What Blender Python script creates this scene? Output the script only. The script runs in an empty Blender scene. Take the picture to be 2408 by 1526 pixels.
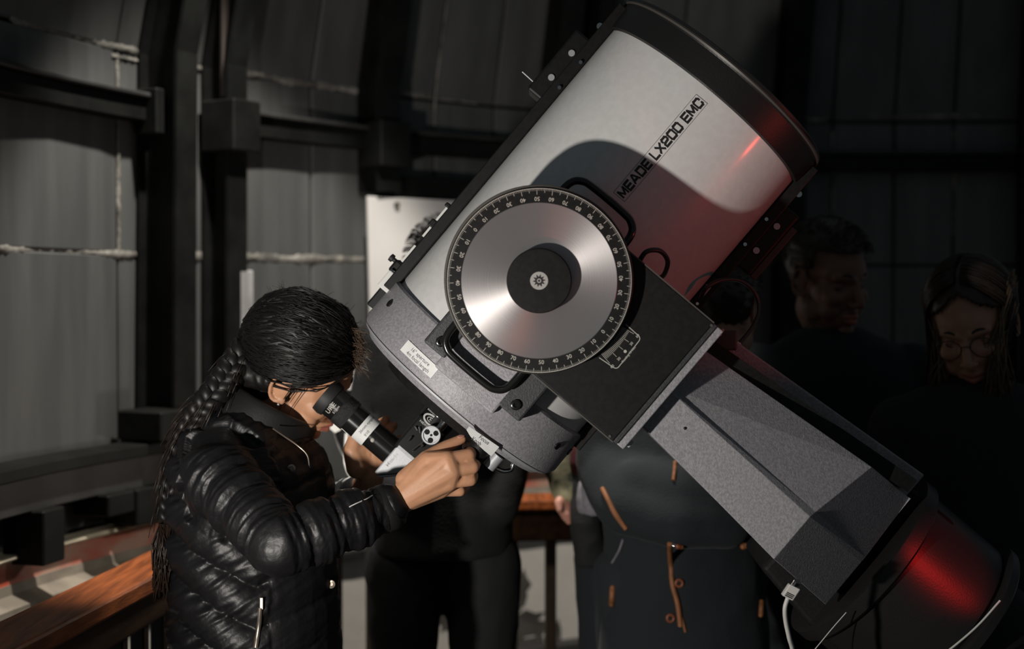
import bpy, bmesh, math, random
import numpy as np
from mathutils import Vector, Matrix, noise

random.seed(7)
rng = np.random.default_rng(7)
SC = bpy.context.scene
COL = SC.collection
PI = math.pi

# ------------------------------------------------------------------ camera
FPX = 2408 * 50.0 / 36.0            # focal length in pixels of the 2408 wide frame
PITCH = math.radians(1.25)
CAM = Vector((0, 0, 1.40))
RT = Vector((1, 0, 0))
FW = Vector((0, math.cos(PITCH), -math.sin(PITCH)))
UP = Vector((0, math.sin(PITCH), math.cos(PITCH)))
cam_d = bpy.data.cameras.new('camera')
cam_d.lens = 50; cam_d.sensor_width = 36; cam_d.sensor_fit = 'HORIZONTAL'
cam_d.clip_start = 0.05
cam_d.dof.use_dof = True; cam_d.dof.focus_distance = 2.30; cam_d.dof.aperture_fstop = 2.4
cam = bpy.data.objects.new('camera', cam_d); COL.objects.link(cam)
cam.location = CAM; cam.rotation_euler = (PI / 2 - PITCH, 0, 0)
SC.camera = cam

# ------------------------------------------------------------------ world, light, exposure
w = bpy.data.worlds.new('night'); SC.world = w; w.use_nodes = True
w.node_tree.nodes['Background'].inputs[0].default_value = (0.80, 0.92, 1.0, 1)
w.node_tree.nodes['Background'].inputs[1].default_value = 0.057
SC.view_settings.view_transform = 'Standard'; SC.view_settings.look = 'None'
SC.view_settings.exposure = 0.0; SC.view_settings.gamma = 1.0
SC.view_settings.use_curve_mapping = False

def lamp(name, kind, loc, energy, color, radius=0.03, target=None, angle=None, blend=0.3):
    d = bpy.data.lights.new(name, kind); d.energy = energy; d.color = color
    d.shadow_soft_size = radius
    o = bpy.data.objects.new(name, d); COL.objects.link(o); o.location = loc
    if target is not None:
        o.rotation_euler = (Vector(target) - Vector(loc)).to_track_quat('-Z', 'Y').to_euler()
    if angle: d.spot_size = math.radians(angle); d.spot_blend = blend
    return o
lamp('torch_light', 'SPOT', (-0.81, 1.13, 0.965), 84, (1.0, 0.94, 0.87), 0.022, (0.22, 2.3, 1.42), 86, 0.5)
lamp('ceiling_light', 'SPOT', (-0.20, 2.88, 3.30), 290, (1.0, 0.94, 0.85), 0.05, (-0.42, 3.45, 0.80), 52, 0.3)
lamp('fill_light', 'POINT', (-0.45, 3.25, 1.02), 1.5, (1.0, 0.93, 0.83), 0.02)  # unseen fill added to backlight the low wall
lamp('fill_light', 'POINT', (-0.40, 2.92, 1.12), 0.6, (1.0, 0.93, 0.83), 0.02)  # weak unseen fill, added to brighten the white piping
lamp('red_lamp_light', 'SPOT', (1.06, 1.84, 1.23), 2.9, (1.0, 0.075, 0.045), 0.022, (0.37, 2.30, 1.60), 46, 0.3)
lamp('red_lamp_light', 'SPOT', (1.00, 1.86, 1.12), 9.0, (1.0, 0.02, 0.02), 0.022, (0.745, 2.28, 0.972), 19, 0.6)

lamp('red_lamp_light', 'SPOT', (-0.42, 0.95, 0.30), 9.0, (1.0, 0.16, 0.08), 0.02, (0.04, 2.12, 1.46), 8.5, 0.3)

# ------------------------------------------------------------------ measuring helpers
def P(px, py, d):
    return CAM + RT * ((px - 1204) / FPX * d) + UP * (-(py - 763) / FPX * d) + FW * d

DOME = (1.33, 2.35); DR = 2.5
def wall_xy(px, R=DR):
    k = (px - 1204) / FPX
    a = 1 + k * k; b = -2 * (DOME[0] * k + DOME[1]); c = DOME[0] ** 2 + DOME[1] ** 2 - R * R
    d = (-b + math.sqrt(b * b - 4 * a * c)) / (2 * a)
    return Vector((k * d, d, 0))

# ------------------------------------------------------------------ materials
MATS = {}
def mat(name, color, rough=0.5, metal=0.0, var=0.0, vscale=20.0, bump=0.0, bscale=60.0, stretch=(1, 1, 1),
        spec=0.5, col2=None, sheen=0.0, sss=0.0, aniso=0.0, coat=0.0, tangent=None, obj_coord=True):
    m = bpy.data.materials.new(name); m.use_nodes = True
    nt = m.node_tree; N = nt.nodes; Lk = nt.links
    b = N['Principled BSDF']
    b.inputs['Base Color'].default_value = (*color, 1)
    b.inputs['Roughness'].default_value = rough
    b.inputs['Metallic'].default_value = metal
    b.inputs['Specular IOR Level'].default_value = spec
    if sheen: b.inputs['Sheen Weight'].default_value = sheen; b.inputs['Sheen Roughness'].default_value = 0.4
    if sss:
        b.inputs['Subsurface Weight'].default_value = sss
        b.inputs['Subsurface Radius'].default_value = (0.012, 0.005, 0.003)
        b.inputs['Subsurface Scale'].default_value = 1.0
    if aniso: b.inputs['Anisotropic'].default_value = aniso
    if coat: b.inputs['Coat Weight'].default_value = coat; b.inputs['Coat Roughness'].default_value = 0.12
    tc = N.new('ShaderNodeTexCoord'); mp = N.new('ShaderNodeMapping')
    mp.inputs['Scale'].default_value = stretch
    Lk.new(tc.outputs['Object'], mp.inputs['Vector'])
    if var > 0 or col2:
        t = N.new('ShaderNodeTexNoise'); t.inputs['Scale'].default_value = vscale; t.inputs['Detail'].default_value = 5
        Lk.new(mp.outputs[0], t.inputs['Vector'])
        r = N.new('ShaderNodeValToRGB')
        c2 = col2 or tuple(max(0, c * (1 - var)) for c in color)
        c1 = color if col2 else tuple(min(1, c * (1 + var)) for c in color)
        r.color_ramp.elements[0].position = 0.38; r.color_ramp.elements[1].position = 0.64
        r.color_ramp.elements[0].color = (*c2, 1); r.color_ramp.elements[1].color = (*c1, 1)
        Lk.new(t.outputs[0], r.inputs[0]); Lk.new(r.outputs[0], b.inputs['Base Color'])
    if bump > 0:
        t2 = N.new('ShaderNodeTexNoise'); t2.inputs['Scale'].default_value = bscale; t2.inputs['Detail'].default_value = 4
        Lk.new(mp.outputs[0], t2.inputs['Vector'])
        bp = N.new('ShaderNodeBump'); bp.inputs['Strength'].default_value = bump; bp.inputs['Distance'].default_value = 0.003
        Lk.new(t2.outputs[0], bp.inputs['Height']); Lk.new(bp.outputs[0], b.inputs['Normal'])
    MATS[name] = m
    return m

mat('panel_grey', (0.088, 0.090, 0.088), 0.6, 0.0, var=0.16, vscale=4, bump=0.15, bscale=12, stretch=(4, 4, 0.45))
mat('panel_back', (0.05, 0.05, 0.05), 0.8)
mat('sealant', (0.20, 0.19, 0.17), 0.8, var=0.5, vscale=22, bump=0.5, bscale=90)
mat('black_steel', (0.007, 0.0075, 0.007), 0.6, 0.0, spec=0.2, var=0.4, vscale=9, bump=0.2, bscale=40)
mat('rust_steel', (0.045, 0.034, 0.030), 0.6, 0.0, var=0.4, vscale=6, stretch=(1, 1, .4))
mat('dark_beam', (0.026, 0.026, 0.025), 0.6, 0.0, var=0.35, vscale=8)
mat('pale_plate', (0.50, 0.50, 0.50), 0.45, 0.2, var=0.3, vscale=14, stretch=(1, 1, .5))
mat('cream_paint', (0.70, 0.62, 0.46), 0.5, var=0.2, vscale=10)
mat('red_paint', (0.50, 0.085, 0.045), 0.5, var=0.0, vscale=7, col2=(0.50, 0.30, 0.23), stretch=(1, 1, 2))
mat('beige_lip', (0.28, 0.24, 0.19), 0.6, var=0.25, vscale=12)
mat('plaster_white', (0.76, 0.72, 0.66), 0.85, var=0.0, vscale=3.3, col2=(0.68, 0.64, 0.58), bump=0.3, bscale=30)
mat('plaster_patch', (0.10, 0.09, 0.08), 0.9, var=0.4, vscale=12)
mat('floor_dark', (0.045, 0.042, 0.04), 0.8, var=0.3, vscale=5)
mat('rail_wood', (0.32, 0.088, 0.025), 0.42, var=0.35, vscale=9, stretch=(8, .7, 8), bump=0.15, bscale=40)
mat('rail_wood_dark', (0.10, 0.045, 0.02), 0.5, var=0.35, vscale=9, stretch=(6, .7, 6))
mat('baluster_wood', (0.035, 0.022, 0.014), 0.5, var=0.3, vscale=9)
mat('board_white', (0.74, 0.72, 0.70), 0.6, var=0.03, vscale=6)
mat('tube_white', (0.66, 0.66, 0.65), 0.34, 0.0, coat=0.35, var=0.03, vscale=90)
mat('cast_grey', (0.275, 0.266, 0.285), 0.5, 0.1, var=0.16, vscale=240, bump=0.25, bscale=420)
mat('cast_dark', (0.030, 0.031, 0.034), 0.5, 0.0, var=0.2, vscale=200, bump=0.2, bscale=380)
mat('black_paint', (0.008, 0.008, 0.008), 0.5, var=0.2, vscale=120, spec=0.25)
mat('black_gloss', (0.010, 0.010, 0.010), 0.18, spec=0.6)
mat('black_rubber', (0.014, 0.014, 0.014), 0.6)
mat('base_dark', (0.009, 0.009, 0.0095), 0.6, spec=0.15, var=0.2, vscale=200)
mat('black_red_cell', (0.012, 0.0115, 0.0115), 0.40, spec=0.4, bump=0.1, bscale=300)
mat('rim_grey', (0.085, 0.078, 0.07), 0.45, 0.2)
mat('mark_white', (0.44, 0.42, 0.38), 0.6)
mat('mark_black', (0.012, 0.012, 0.012), 0.5)
mat('mark_line', (0.18, 0.17, 0.17), 0.5)
mat('paper', (0.74, 0.75, 0.74), 0.7, var=0.04, vscale=60)
mat('ink', (0.14, 0.14, 0.15), 0.7)
mat('chrome', (0.75, 0.74, 0.73), 0.12, 1.0)
mat('silver', (0.42, 0.43, 0.45), 0.48, 0.35, bump=0.05, bscale=300)
mat('logo_silver', (0.36, 0.36, 0.35), 0.5, 0.2)
mat('tape_white', (0.68, 0.68, 0.66), 0.6)
mat('knurl_black', (0.02, 0.02, 0.02), 0.35, bump=0.8, bscale=700)
mat('cable_white', (0.45, 0.44, 0.42), 0.5)
mat('cable_black', (0.02, 0.02, 0.02), 0.4)
mat('cable_tan', (0.16, 0.13, 0.08), 0.5)
mat('led', (0.6, 0.3, 0.3), 0.3)
mat('skin', (0.52, 0.27, 0.155), 0.5, sss=0.12, var=0.06, vscale=40, bump=0.06, bscale=260)
mat('skin_pink', (0.46, 0.22, 0.16), 0.5, sss=0.1, var=0.1, vscale=30)
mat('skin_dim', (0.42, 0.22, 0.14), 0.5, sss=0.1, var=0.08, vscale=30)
mat('skin_shadowed', (0.17, 0.085, 0.055), 0.5, sss=0.1, var=0.08, vscale=30)  # skin darkened so the face reads as shadowed
mat('lip', (0.36, 0.12, 0.085), 0.42, sss=0.1)
mat('lash', (0.012, 0.009, 0.008), 0.6)
mat('eye_white', (0.6, 0.56, 0.5), 0.2)
mat('hair_black', (0.0075, 0.0065, 0.006), 0.45, spec=0.32)
mat('hair_lit_brown', (0.085, 0.050, 0.028), 0.4)  # brown stands in for light on black hair
mat('hair_dark_brown', (0.030, 0.018, 0.012), 0.4)
mat('hair_fair', (0.16, 0.105, 0.06), 0.4)
mat('nylon_black', (0.0075, 0.0072, 0.008), 0.45, spec=0.34, bump=0.45, bscale=70)
mat('nylon_flat', (0.011, 0.011, 0.011), 0.5, bump=0.1, bscale=200)
mat('cloth_black', (0.007, 0.0078, 0.0085), 0.85, bump=0.3, bscale=180)
mat('cloth_navy', (0.007, 0.0105, 0.0135), 0.9, bump=0.4, bscale=220, sheen=0.04)
mat('cloth_charcoal', (0.010, 0.011, 0.012), 0.9, bump=0.3, bscale=200)
mat('jeans_blue', (0.010, 0.013, 0.017), 0.9, bump=0.3, bscale=300)
mat('cloth_grey', (0.16, 0.15, 0.17), 0.9, var=0.15, vscale=60)
mat('cloth_red', (0.07, 0.006, 0.009), 0.85, bump=0.4, bscale=160)
mat('camo', (0.36, 0.33, 0.20), 0.9, vscale=26, col2=(0.035, 0.04, 0.028))
mat('leather_tan', (0.22, 0.085, 0.03), 0.6, var=0.2, vscale=40)
mat('toggle_wood', (0.20, 0.06, 0.025), 0.4)
mat('piping_highlight', (0.72, 0.72, 0.70), 0.5)  # coat piping, also the highlight painted on the puffer sleeve
mat('zip_metal', (0.55, 0.47, 0.38), 0.3, 0.9)

# brushed metal: grooves run round the centre of the dial (object origin)
def brushed():
    m = mat('brushed_disc', (0.50, 0.48, 0.48), 0.40, 0.82, aniso=0.80)
    m.node_tree.nodes['Principled BSDF'].inputs['Anisotropic Rotation'].default_value = 0.25
    nt = m.node_tree; N = nt.nodes; Lk = nt.links; b = N['Principled BSDF']
    tg = N.new('ShaderNodeTangent'); tg.direction_type = 'RADIAL'; tg.axis = 'Z'
    Lk.new(tg.outputs[0], b.inputs['Tangent'])
    tc = N.new('ShaderNodeTexCoord'); ln = N.new('ShaderNodeVectorMath'); ln.operation = 'LENGTH'
    Lk.new(tc.outputs['Object'], ln.inputs[0])
    t = N.new('ShaderNodeTexNoise'); t.noise_dimensions = '1D'; t.inputs['Scale'].default_value = 900; t.inputs['Detail'].default_value = 2
    Lk.new(ln.outputs['Value'], t.inputs['W'])
    mr = N.new('ShaderNodeMapRange'); mr.inputs['To Min'].default_value = 0.34; mr.inputs['To Max'].default_value = 0.46
    Lk.new(t.outputs[0], mr.inputs[0]); Lk.new(mr.outputs[0], b.inputs['Roughness'])
brushed()

# ------------------------------------------------------------------ mesh builder
def frame_of(d):
    d = Vector(d).normalized()
    a = Vector((0, 0, 1)) if abs(d.z) < 0.9 else Vector((1, 0, 0))
    x = d.cross(a).normalized(); y = d.cross(x).normalized()
    return x, y, d

class MB:
    def __init__(s): s.v = []; s.f = []
    def add(s, vs, fs):
        o = len(s.v); s.v += [tuple(p) for p in vs]; s.f += [[i + o for i in f] for f in fs]; return s
    def box(s, c, X, Y, Zv):        # half vectors
        c = Vector(c); X = Vector(X); Y = Vector(Y); Zv = Vector(Zv)
        vs = [c + X * a + Y * b + Zv * g for a in (-1, 1) for b in (-1, 1) for g in (-1, 1)]
        fs = [(0, 1, 3, 2), (4, 6, 7, 5), (0, 4, 5, 1), (2, 3, 7, 6), (0, 2, 6, 4), (1, 5, 7, 3)]
        if X.cross(Y).dot(Zv) < 0: fs = [f[::-1] for f in fs]
        return s.add(vs, fs)
    def loft(s, rings, caps=True):  # rings: lists of points of equal length
        n = len(rings[0]); vs = [p for r in rings for p in r]; fs = []
        for k in range(len(rings) - 1):
            for i in range(n):
                j = (i + 1) % n
                fs.append((k * n + i, k * n + j, (k + 1) * n + j, (k + 1) * n + i))
        if caps:
            fs.append(tuple(range(n))[::-1]); fs.append(tuple((len(rings) - 1) * n + i for i in range(n)))
        return s.add(vs, fs)
    def lathe(s, o, axis, prof, n=48, ref=None, caps=True):   # prof: (along, radius)
        x, y, d = frame_of(axis)
        if ref is not None: x = (Vector(ref) - d * Vector(ref).dot(d)).normalized(); y = d.cross(x)
        o = Vector(o)
        return s.loft([[o + d * a + (x * math.cos(2 * PI * i / n) + y * math.sin(2 * PI * i / n)) * r for i in range(n)] for a, r in prof], caps)
    def cyl(s, a, b, r, r2=None, n=20):
        a = Vector(a); b = Vector(b); L = (b - a).length
        return s.lathe(a, b - a, [(0, r), (L, r if r2 is None else r2)], n)
    def sphere(s, c, r, n=16, m=10, R=None):
        c = Vector(c); rx, ry, rz = (r, r, r) if not hasattr(r, '__len__') else r
        R = R or (Vector((1, 0, 0)), Vector((0, 1, 0)), Vector((0, 0, 1)))
        rings = []
        for k in range(m + 1):
            t = PI * (k + 0.0) / m; t = min(max(t, 0.02), PI - 0.02)
            rings.append([c + R[0] * (rx * math.sin(t) * math.cos(2 * PI * i / n)) + R[1] * (ry * math.sin(t) * math.sin(2 * PI * i / n)) - R[2] * (rz * math.cos(t)) for i in range(n)])
        return s.loft(rings)
    def capsule(s, a, b, r1, r2, n=14):
        s.sphere(a, r1, n, 8); s.sphere(b, r2, n, 8)
        if (Vector(b) - Vector(a)).length > 1e-5: s.cyl(a, b, r1, r2, n)
        return s
    def chain(s, pts, rs, n=14):
        for i in range(len(pts) - 1): s.capsule(pts[i], pts[i + 1], rs[i], rs[i + 1], n)
        return s
    def tube(s, pts, r, n=8, caps=True):
        pts = [Vector(p) for p in pts]; rings = []
        x = None
        for i, p in enumerate(pts):
            d = (pts[min(i + 1, len(pts) - 1)] - pts[max(i - 1, 0)]).normalized()
            if x is None: x = frame_of(d)[0]
            x = (x - d * x.dot(d)).normalized(); y = d.cross(x)
            rr = r[i] if hasattr(r, '__len__') else r
            rings.append([p + (x * math.cos(2 * PI * k / n) + y * math.sin(2 * PI * k / n)) * rr for k in range(n)])
        return s.loft(rings, caps)
    def prism(s, poly, h0, h1, fn):  # poly 2D, fn(x,y,h)->world
        n = len(poly)
        a = [fn(x, y, h0) for x, y in poly]; b = [fn(x, y, h1) for x, y in poly]
        return s.loft([a, b])
    def mesh(s, name):
        me = bpy.data.meshes.new(name); me.from_pydata(s.v, [], s.f); me.update()
        bm = bmesh.new(); bm.from_mesh(me); bmesh.ops.recalc_face_normals(bm, faces=bm.faces); bm.to_mesh(me); bm.free()
        return me
    def build(s, name, m, parent=None, smooth=35, bevel=0.0, seg=2, fix=True):
        me = s.mesh(name) if fix else bpy.data.meshes.new(name)
        if not fix: me.from_pydata(s.v, [], s.f); me.update()
        return link(name, me, m, parent, smooth, bevel, seg)

def link(name, me, m, parent=None, smooth=35, bevel=0.0, seg=2):
    me.name = name
    if m: me.materials.clear(); me.materials.append(MATS[m])
    if smooth:
        me.polygons.foreach_set('use_smooth', [True] * len(me.polygons))
        if smooth < 180: me.set_sharp_from_angle(angle=math.radians(smooth))
    o = bpy.data.objects.new(name, me); COL.objects.link(o)
    if bevel:
        b = o.modifiers.new('bevel', 'BEVEL'); b.width = bevel; b.segments = seg; b.limit_method = 'ANGLE'; b.angle_limit = math.radians(40)
    if parent: adopt(o, parent)
    return o
def adopt(o, parent):
    mw = Matrix.LocRotScale(parent.location, parent.rotation_euler, None)
    top = parent
    pm = mw
    if parent.parent:
        pm = Matrix.LocRotScale(parent.parent.location, parent.parent.rotation_euler, None) @ parent.matrix_parent_inverse @ mw
    o.parent = parent; o.matrix_parent_inverse = pm.inverted()
def tag(o, label, cat, group=None):
    o['label'] = label; o['category'] = cat
    if group: o['group'] = group
    return o
def thing(name, loc, label, cat, group=None):
    o = bpy.data.objects.new(name, None); COL.objects.link(o); o.location = loc; o.empty_display_size = 0.05
    return tag(o, label, cat, group)
def struct(o): o['kind'] = 'structure'; return o

def evaluated(o):
    dg = bpy.context.evaluated_depsgraph_get(); dg.update()
    return bpy.data.meshes.new_from_object(o.evaluated_get(dg))
def remesh(mb, voxel, smooth_it=4, factor=0.5):
    me = mb.mesh('tmp'); o = bpy.data.objects.new('tmp', me); COL.objects.link(o)
    r = o.modifiers.new('r', 'REMESH'); r.mode = 'VOXEL'; r.voxel_size = voxel; r.adaptivity = 0
    if smooth_it:
        sm = o.modifiers.new('s', 'SMOOTH'); sm.iterations = smooth_it; sm.factor = factor
    out = evaluated(o)
    bpy.data.objects.remove(o); bpy.data.meshes.remove(me)
    return out
def verts_of(me):
    a = np.empty(len(me.vertices) * 3); me.vertices.foreach_get('co', a); return a.reshape(-1, 3)
def normals_of(me):
    a = np.empty(len(me.vertices) * 3); me.vertices.foreach_get('normal', a); return a.reshape(-1, 3)
def set_verts(me, a): me.vertices.foreach_set('co', a.ravel()); me.update()

_txt = {}
def text_geo(s, bold=0.0, align='CENTER'):
    k = (s, bold, align)
    if k not in _txt:
        c = bpy.data.curves.new('t', 'FONT'); c.body = s; c.space_character = 1.06 if bold > .01 else 1.0; c.size = 1.0; c.align_x = align; c.align_y = 'CENTER'; c.offset = bold
        c.resolution_u = 3
        o = bpy.data.objects.new('t', c); COL.objects.link(o)
        me = evaluated(o)
        _txt[k] = ([tuple(v.co) for v in me.vertices], [tuple(p.vertices) for p in me.polygons])
        bpy.data.objects.remove(o); bpy.data.curves.remove(c); bpy.data.meshes.remove(me)
    return _txt[k]
def add_text(mb, s, fn, sx, sy, bold=0.0, align='CENTER'):
    v, f = text_geo(s, bold, align)
    mb.add([fn(x * sx, y * sy) for x, y, _ in v], f)
def smoothpath(pts, n=8):
    pts = [Vector(p) for p in pts]; out = []
    q = [pts[0] * 2 - pts[1]] + pts + [pts[-1] * 2 - pts[-2]]
    for i in range(1, len(q) - 2):
        for k in range(n):
            t = k / n; a, b, c, d = q[i - 1], q[i], q[i + 1], q[i + 2]
            out.append(0.5 * ((2 * b) + (c - a) * t + (2 * a - 5 * b + 4 * c - d) * t * t + (3 * b - a - 3 * c + d) * t ** 3))
    out.append(pts[-1]); return out

from mathutils.bvhtree import BVHTree
def snapper(me, lift=0.0):
    """points on a garment: shoots from the camera through a pixel onto the mesh"""
    t = BVHTree.FromPolygons([v.co.copy() for v in me.vertices], [tuple(p.vertices) for p in me.polygons])
    def f(px, py, l=None):
        d = (P(px, py, 1.0) - CAM).normalized(); h = t.ray_cast(CAM, d)
        if h[0] is None: return None
        return h[0] + h[1] * (lift if l is None else l)
    return f
# ================================================================== THE ROOM
def disc_floor():
    m = MB(); n = 72
    m.loft([[Vector((DOME[0] + 2.62 * math.cos(2 * PI * i / n), DOME[1] + 2.62 * math.sin(2 * PI * i / n), z)) for i in range(n)] for z in (-0.08, 0.0)])
    struct(m.build('floor', 'floor_dark'))
disc_floor()

IN = lambda p: (Vector((DOME[0], DOME[1], 0)) - Vector((p.x, p.y, 0))).normalized()
def at(px, z, R=DR, lean=0.0):
    p = wall_xy(px, R); q = Vector((p.x, p.y, z))
    if z > 1.98: q += IN(p) * (z - 1.98) * 0.22
    return q
ROWS = [(0.86, 1.495), (1.495, 1.98), (1.98, 2.75)]
SIDES = {'wall_left': [-260, -20, 275, 375, 460, 520],
         'wall_back': [520, 568, 730, 893, 1020, 1160, 1330, 1590, 1840],
         'wall_right': [1840, 1955, 2100, 2240, 2420, 2700]}
WALLS = {}
for nm, cols in SIDES.items():
    m = MB()
    a, b = [], []
    for px in cols:
        for z in (0.84, 1.98, 2.8):
            q = at(px, z, DR + 0.03); a.append(q); b.append(q - IN(q) * 0.03)
    n = len(cols)
    fs = []
    for i in range(n - 1):
        for k in range(2):
            fs.append((i * 3 + k, (i + 1) * 3 + k, (i + 1) * 3 + k + 1, i * 3 + k + 1))
    V0 = a + b; off = len(a)
    m.add(V0, fs + [tuple(x + off for x in f)[::-1] for f in fs])
    wobj = struct(m.build(nm, 'panel_back', smooth=0)); WALLS[nm] = wobj
    for i in range(n - 1):
        for (z0, z1) in ROWS:
            g = 0.004
            A, B = at(cols[i], z0), at(cols[i + 1], z0); C, D = at(cols[i + 1], z1), at(cols[i], z1)
            ex = (B - A).normalized(); ez = (D - A).normalized()
            A += ex * g + ez * g; B += -ex * g + ez * g; C += -ex * g - ez * g; D += ex * g - ez * g
            inn = IN((A + B) / 2)
            mm = MB(); mm.loft([[A - inn * 0.012, B - inn * 0.012, C - inn * 0.012, D - inn * 0.012],
                                [A + inn * (0.002 + 0.004 * random.random()), B + inn * 0.003, C + inn * 0.004, D + inn * 0.003]])
            mm.build('panel', 'panel_grey', wobj, smooth=0, bevel=0.003, seg=1)

def bead(wall, pts, wdt, thick=0.006, skip=0.0, m='sealant'):
    """an irregular smear of sealant following a joint"""
    mb = MB(); pts = smoothpath(pts, 14); rings = []
    for i, p in enumerate(pts):
        d = (pts[min(i + 1, len(pts) - 1)] - pts[max(0, i - 1)]).normalized()
        inn = IN(p); side = d.cross(inn).normalized()
        k = wdt * (0.45 + 0.9 * abs(noise.noise(p * 9.0)) + 0.5 * random.random() * (1 if skip else 0.3))
        o = p + side * (wdt * 0.5 * noise.noise(p * 5 + Vector((3, 1, 2))))
        t = thick * (0.6 + 0.6 * random.random())
        rings.append([o + side * k + inn * 0.001, o + side * k * 0.5 + inn * t, o - side * k * 0.5 + inn * t, o - side * k + inn * 0.001])
    mb.loft(rings); mb.build('sealant_bead', m, wall, smooth=60)
W_L, W_B, W_R = WALLS['wall_left'], WALLS['wall_back'], WALLS['wall_right']
off = lambda px, z: at(px, z) + IN(at(px, z)) * 0.004
bead(W_L, [off(x, 1.985) for x in (20, 90, 160, 230, 300, 340)], 0.010, skip=1)
bead(W_L, [off(x, 1.962) for x in (260, 300, 345)], 0.006)
bead(W_L, [off(x, 1.975) for x in (400, 440, 485)], 0.011, skip=1)
bead(W_B, [off(x, 1.985) for x in (530, 570, 640, 720, 800, 862)], 0.014, skip=1)
bead(W_B, [off(x, 1.99) for x in (925, 950, 985, 1010)], 0.009, skip=1)
bead(W_B, [off(x, 1.985) for x in (1015, 1060, 1120)], 0.004)
bead(W_L, [off(x, 1.495) for x in (-20, 80, 180, 270, 335)], 0.009, skip=1)
bead(W_L, [off(x, 1.495) for x in (435, 460, 488)], 0.012)
bead(W_B, [off(x, 1.497) for x in (560, 640, 730, 800, 860)], 0.012, skip=1)
bead(W_L, [off(275, z) for z in (1.49, 1.6, 1.75, 1.9, 1.97)], 0.006)
bead(W_L, [off(428, z) for z in (1.5, 1.6, 1.75, 1.9, 1.97)], 0.005)
bead(W_B, [off(568, z) for z in (1.50, 1.6, 1.75, 1.85, 1.98)], 0.009, 0.010)
bead(W_B, [off(553, z) for z in (1.98, 2.1, 2.25, 2.5)], 0.003)
bead(W_B, [off(1020, z) for z in (1.85, 1.95, 2.05, 2.2, 2.3)], 0.004)
bead(W_R, [off(1955, z) for z in (1.52, 1.65, 1.8, 1.95)], 0.007)
bead(W_R, [off(2240, z) for z in (1.6, 1.75, 1.95)], 0.004)
bead(W_R, [off(x, 1.985) for x in (1865, 1900, 1940)], 0.007, skip=1)
bead(W_R, [off(x, 2.0) for x in (2040, 2120, 2200, 2300)], 0.006, skip=1)

def rib(wall, px, width, deep=0.11, z0=0.9, z1=2.7, m='black_steel', web=True, skew=0.0):
    """rolled steel rib: inner flange, web and outer flange"""
    mb = MB()
    for (za, zb) in ((z0, 1.98), (1.98, z1)):
        ps = []
        for z in (za, zb):
            q = at(px + skew * (z - 1.5), z); inn = IN(q); tan = Vector((-inn.y, inn.x, 0))
            ps.append((q, inn, tan))
        def bar(i0, i1, hw):
            rings = []
            for q, inn, tan in ps:
                rings.append([q + inn * i0 - tan * hw, q + inn * i0 + tan * hw, q + inn * i1 + tan * hw, q + inn * i1 - tan * hw])
            mb.loft(rings)
        bar(0.006, 0.016, width / 2); bar(deep - 0.01, deep, width / 2)
        if web: bar(0.016, deep - 0.01, 0.008)
    return mb.build('rib', m, wall, smooth=0)
rib(W_L, 340, 0.075, 0.13, skew=12); rib(W_L, 380, 0.05, 0.07, m='rust_steel', z0=1.22)
rib(W_L, 492, 0.070, 0.10, skew=4)
rib(W_B, 868, 0.086, 0.10, z0=1.69, skew=-8); rib(W_B, 1278, 0.07, 0.11, skew=4); rib(W_B, 1370, 0.06, 0.10)
rib(W_B, 1838, 0.085, 0.11); rib(W_R, 2420, 0.09, 0.10)

def seg_beam(wall, px0, px1, z, hh, i0, i1, m='black_steel', n=5, name='girt', bevel=0.003):
    rings = []
    for k in range(n + 1):
        px = px0 + (px1 - px0) * k / n
        q = at(px, z); inn = IN(q)
        rings.append([q + inn * i0 + Vector((0, 0, -hh)), q + inn * i1 + Vector((0, 0, -hh)), q + inn * i1 + Vector((0, 0, hh)), q + inn * i0 + Vector((0, 0, hh))])
    return MB().loft(rings).build(name, m, wall, smooth=0, bevel=bevel, seg=1)
for (wl, a, b) in ((W_L, -250, 345), (W_B, 548, 868), (W_B, 925, 1250), (W_B, 1395, 1815), (W_R, 1870, 2400)):
    seg_beam(wl, a, b, 1.838, 0.026, 0.004, 0.055)
    seg_beam(wl, a, b, 1.872, 0.006, 0.004, 0.07, 'dark_beam')
# cleats, boxes and plates on the ribs
def wbox(wall, px0, px1, z0, z1, i0, i1, m, name, bevel=0.004):
    A, B = at(px0, z0), at(px1, z0); inn = IN((A + B) / 2); u = Vector((0, 0, z1 - z0))
    rings = [[A + inn * i0, B + inn * i0, B + inn * i0 + u, A + inn * i0 + u], [A + inn * i1, B + inn * i1, B + inn * i1 + u, A + inn * i1 + u]]
    return MB().loft(rings).build(name, m, wall, smooth=0, bevel=bevel, seg=1)
wbox(W_L, 302, 322, 1.78, 1.89, 0.02, 0.09, 'black_steel', 'cleat'); wbox(W_L, 460, 525, 1.76, 1.89, 0.02, 0.135, 'black_steel', 'cleat')
wbox(W_B, 833, 905, 1.76, 1.89, 0.02, 0.125, 'black_steel', 'cleat'); wbox(W_L, 478, 520, 1.895, 2.5, 0.06, 0.075, 'rust_steel', 'cover_strip')
wbox(W_B, 498, 532, 1.15, 1.46, 0.085, 0.10, 'pale_plate', 'bracket_plate')
wbox(W_B, 900, 1165, 1.672, 1.742, 0.012, 0.075, 'black_steel', 'lintel')
wbox(W_L, 250, 322, 1.055, 1.125, 0.03, 0.16, 'black_steel', 'wheel_housing')
wbox(W_L, 374, 412, 0.95, 1.115, 0.10, 0.125, 'pale_plate', 'hanger_plate'); 
bl = MB(); q = at(393, 1.065) + IN(at(393, 1)) * 0.127; bl.cyl(q, q + IN(q) * 0.012, 0.010, n=6); bl.build('bolt', 'dark_beam', W_L, smooth=30)
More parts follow.
